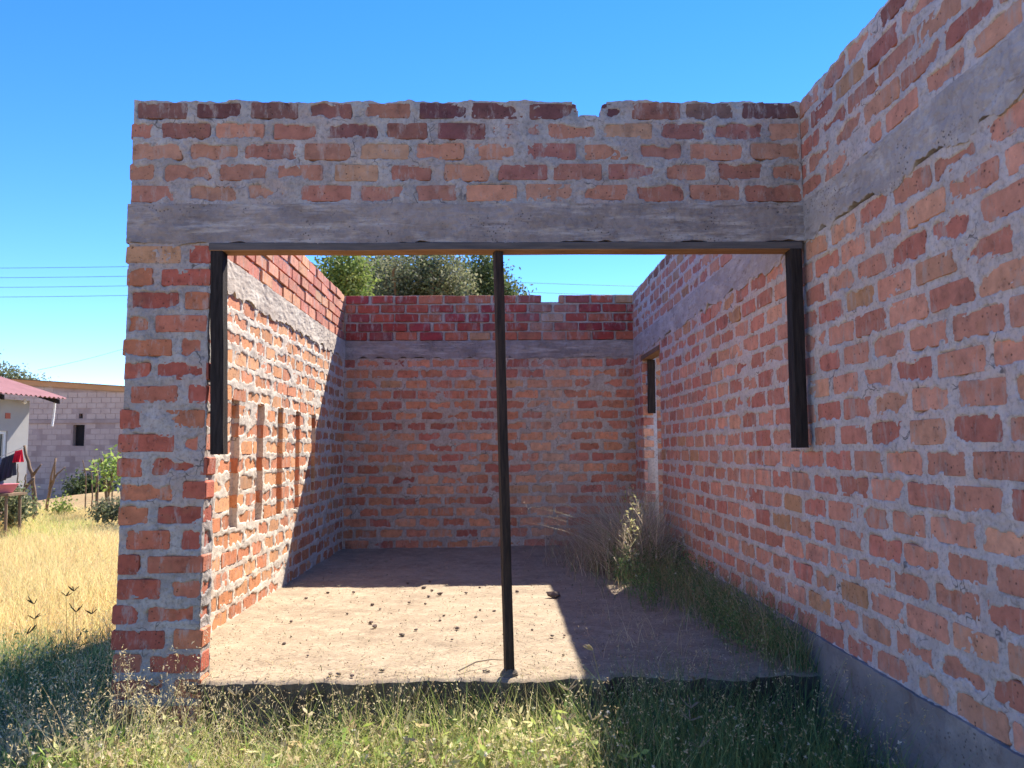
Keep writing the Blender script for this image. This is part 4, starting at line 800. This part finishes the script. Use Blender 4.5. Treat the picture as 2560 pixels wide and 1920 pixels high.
for px, py, Y in ((320, 1732, 3.1), (590, 1738, 3.2), (575, 1775, 3.1), (1420, 1800, 3.1), (1480, 1800, 3.05), (1420, 1725, 3.2)): claw(px, py, Y, 0.042, 4, PALE, 'pale claw-shaped seed head standing in the sunlit grass', 'stalks with claw-shaped seed heads', tilt=(gv.uniform(-.06, .06), 0.02))
for px, py, Y in ((66, 1586, 3.3), (190, 1530, 3.6), (185, 1478, 4.2), (85, 1510, 4.0), (165, 1490, 4.3), (230, 1535, 4.1), (85, 1548, 3.8)): claw(px, py, Y, 0.042, 4, CLAW_SHADED, 'shade-darkened claw-shaped seed head standing out against the golden field', 'stalks with claw-shaped seed heads', tilt=(gv.uniform(-.05, .05), 0.02), wid=0.0022)

# ------------------------------------------------------------------ stones and straw on the floor
def rock(g):
    th = (1 + 5 ** .5) / 2; v = np.array([(-1, th, 0), (1, th, 0), (-1, -th, 0), (1, -th, 0), (0, -1, th), (0, 1, th), (0, -1, -th), (0, 1, -th), (th, 0, -1), (th, 0, 1), (-th, 0, -1), (-th, 0, 1)]) / 1.9
    f = [(0, 11, 5), (0, 5, 1), (0, 1, 7), (0, 7, 10), (0, 10, 11), (1, 5, 9), (5, 11, 4), (11, 10, 2), (10, 7, 6), (7, 1, 8), (3, 9, 4), (3, 4, 2), (3, 2, 6), (3, 6, 8), (3, 8, 9), (4, 9, 5), (2, 4, 11), (6, 2, 10), (8, 6, 7), (9, 8, 1)]
    v = v * g.uniform(0.6, 1.25, (12, 1)) * np.array((1.2, 0.9, 0.62)); t = Acc(); t.add(v, None, f); return t.mesh('stone', M_stone)
RK = [rock(gv) for _ in range(7)]
spots = [(928, 1557, 22), (936, 1568, 26), (1005, 1588, 20), (1100, 1487, 22), (930, 1512, 16), (1022, 1508, 14), (1143, 1572, 18), (1190, 1544, 16), (1216, 1680, 26), (955, 1676, 18), (728, 1555, 16), (1100, 1552, 14), (1072, 1492, 14), (1381, 1591, 16), (1412, 1590, 14), (885, 1482, 16), (820, 1483, 14), (1060, 1470, 18), (1080, 1477, 14), (1292, 1480, 16), (1236, 1528, 14), (1200, 1525, 12), (1040, 1575, 14), (846, 1687, 20), (826, 1688, 22), (880, 1690, 18), (710, 1610, 18), (1165, 1484, 14), (1200, 1470, 12), (765, 1497, 14), (950, 1524, 12), (868, 1535, 12), (1064, 1510, 12), (1110, 1540, 12), (1330, 1575, 12), (1408, 1638, 12), (1130, 1600, 12), (770, 1640, 12), (1020, 1459, 14), (1075, 1455, 14)]
for px, py, s in spots:
    v = ray(px, py); Y = -CZ / v.z; o = link('stone', RK[gv.integers(7)], None, Matrix.Translation((v.x * Y, Y, s * Y / FPX * 0.10)) @ Matrix.Rotation(gv.uniform(0, 6.28), 4, 'Z') @ Matrix.Scale(s * Y / FPX * 0.33, 4))
    tag(o, 'small dark stone lying on the dusty floor slab', 'stone', 'stones scattered on the floor')
v = ray(1384, 1492); Y = -CZ / v.z; o = link('stone', RK[2], None, Matrix.Translation((v.x * Y, Y, 0.02)) @ Matrix.Scale(0.045, 4)); tag(o, 'larger stone at the corner where floor sunlight meets shade', 'stone', 'stones scattered on the floor')
a = Acc(); n = 1900; x = gv.uniform(XL + 0.02, 1.3, n); y = 3.62 + 2.6 * gv.random(n) ** 1.7; th = gv.uniform(0, np.pi, n); L = gv.uniform(0.015, 0.09, n)
D = np.stack([np.cos(th), np.sin(th), gv.normal(size=n) * 0.06], 1); leaves(a, np.stack([x, y, np.full(n, 0.006) + gv.random(n) * 0.008], 1), D, np.tile((0, 0, 1.0), (n, 1)) + gv.normal(size=(n, 3)) * 0.2, L, 0.0035, pick(np.concatenate([STRAW, STRAW * 0.4, DRY * 0.6]), n))
n = 2600; x = gv.uniform(XL + 0.02, 1.4, n); y = 3.64 + 4.4 * gv.random(n) ** 1.4; P = np.stack([x, y, np.full(n, 0.004)], 1); leaves(a, P, rdir(n, gv, 0.4), rdir(n, gv), 0.004 + 0.02 * gv.random(n) ** 3, 0.008, pick(DRY * 0.5, n))
tag(a.obj('floor_litter', M_veg), 'dry straw and crumbs strewn over the floor slab', 'litter', kind='stuff')
a = Acc(); P = np.array([at(x, y, Y) for x, y, Y in ((1146, 1682, 3.70), (1190, 1657, 3.78), (1230, 1645, 3.83), (1262, 1640, 3.87))]); P[:, 2] = (0.012, 0.03, 0.028, 0.012); tube(a, P, (0.004, 0.004, 0.003, 0.002), 6, (0.45, 0.38, 0.28)); tag(a.obj('dry_twig', M_veg), 'pale dry twig lying on the slab beside the post', 'twig')
for k in list(bpy.data.objects):
    if '_base' in k: del k['_base']
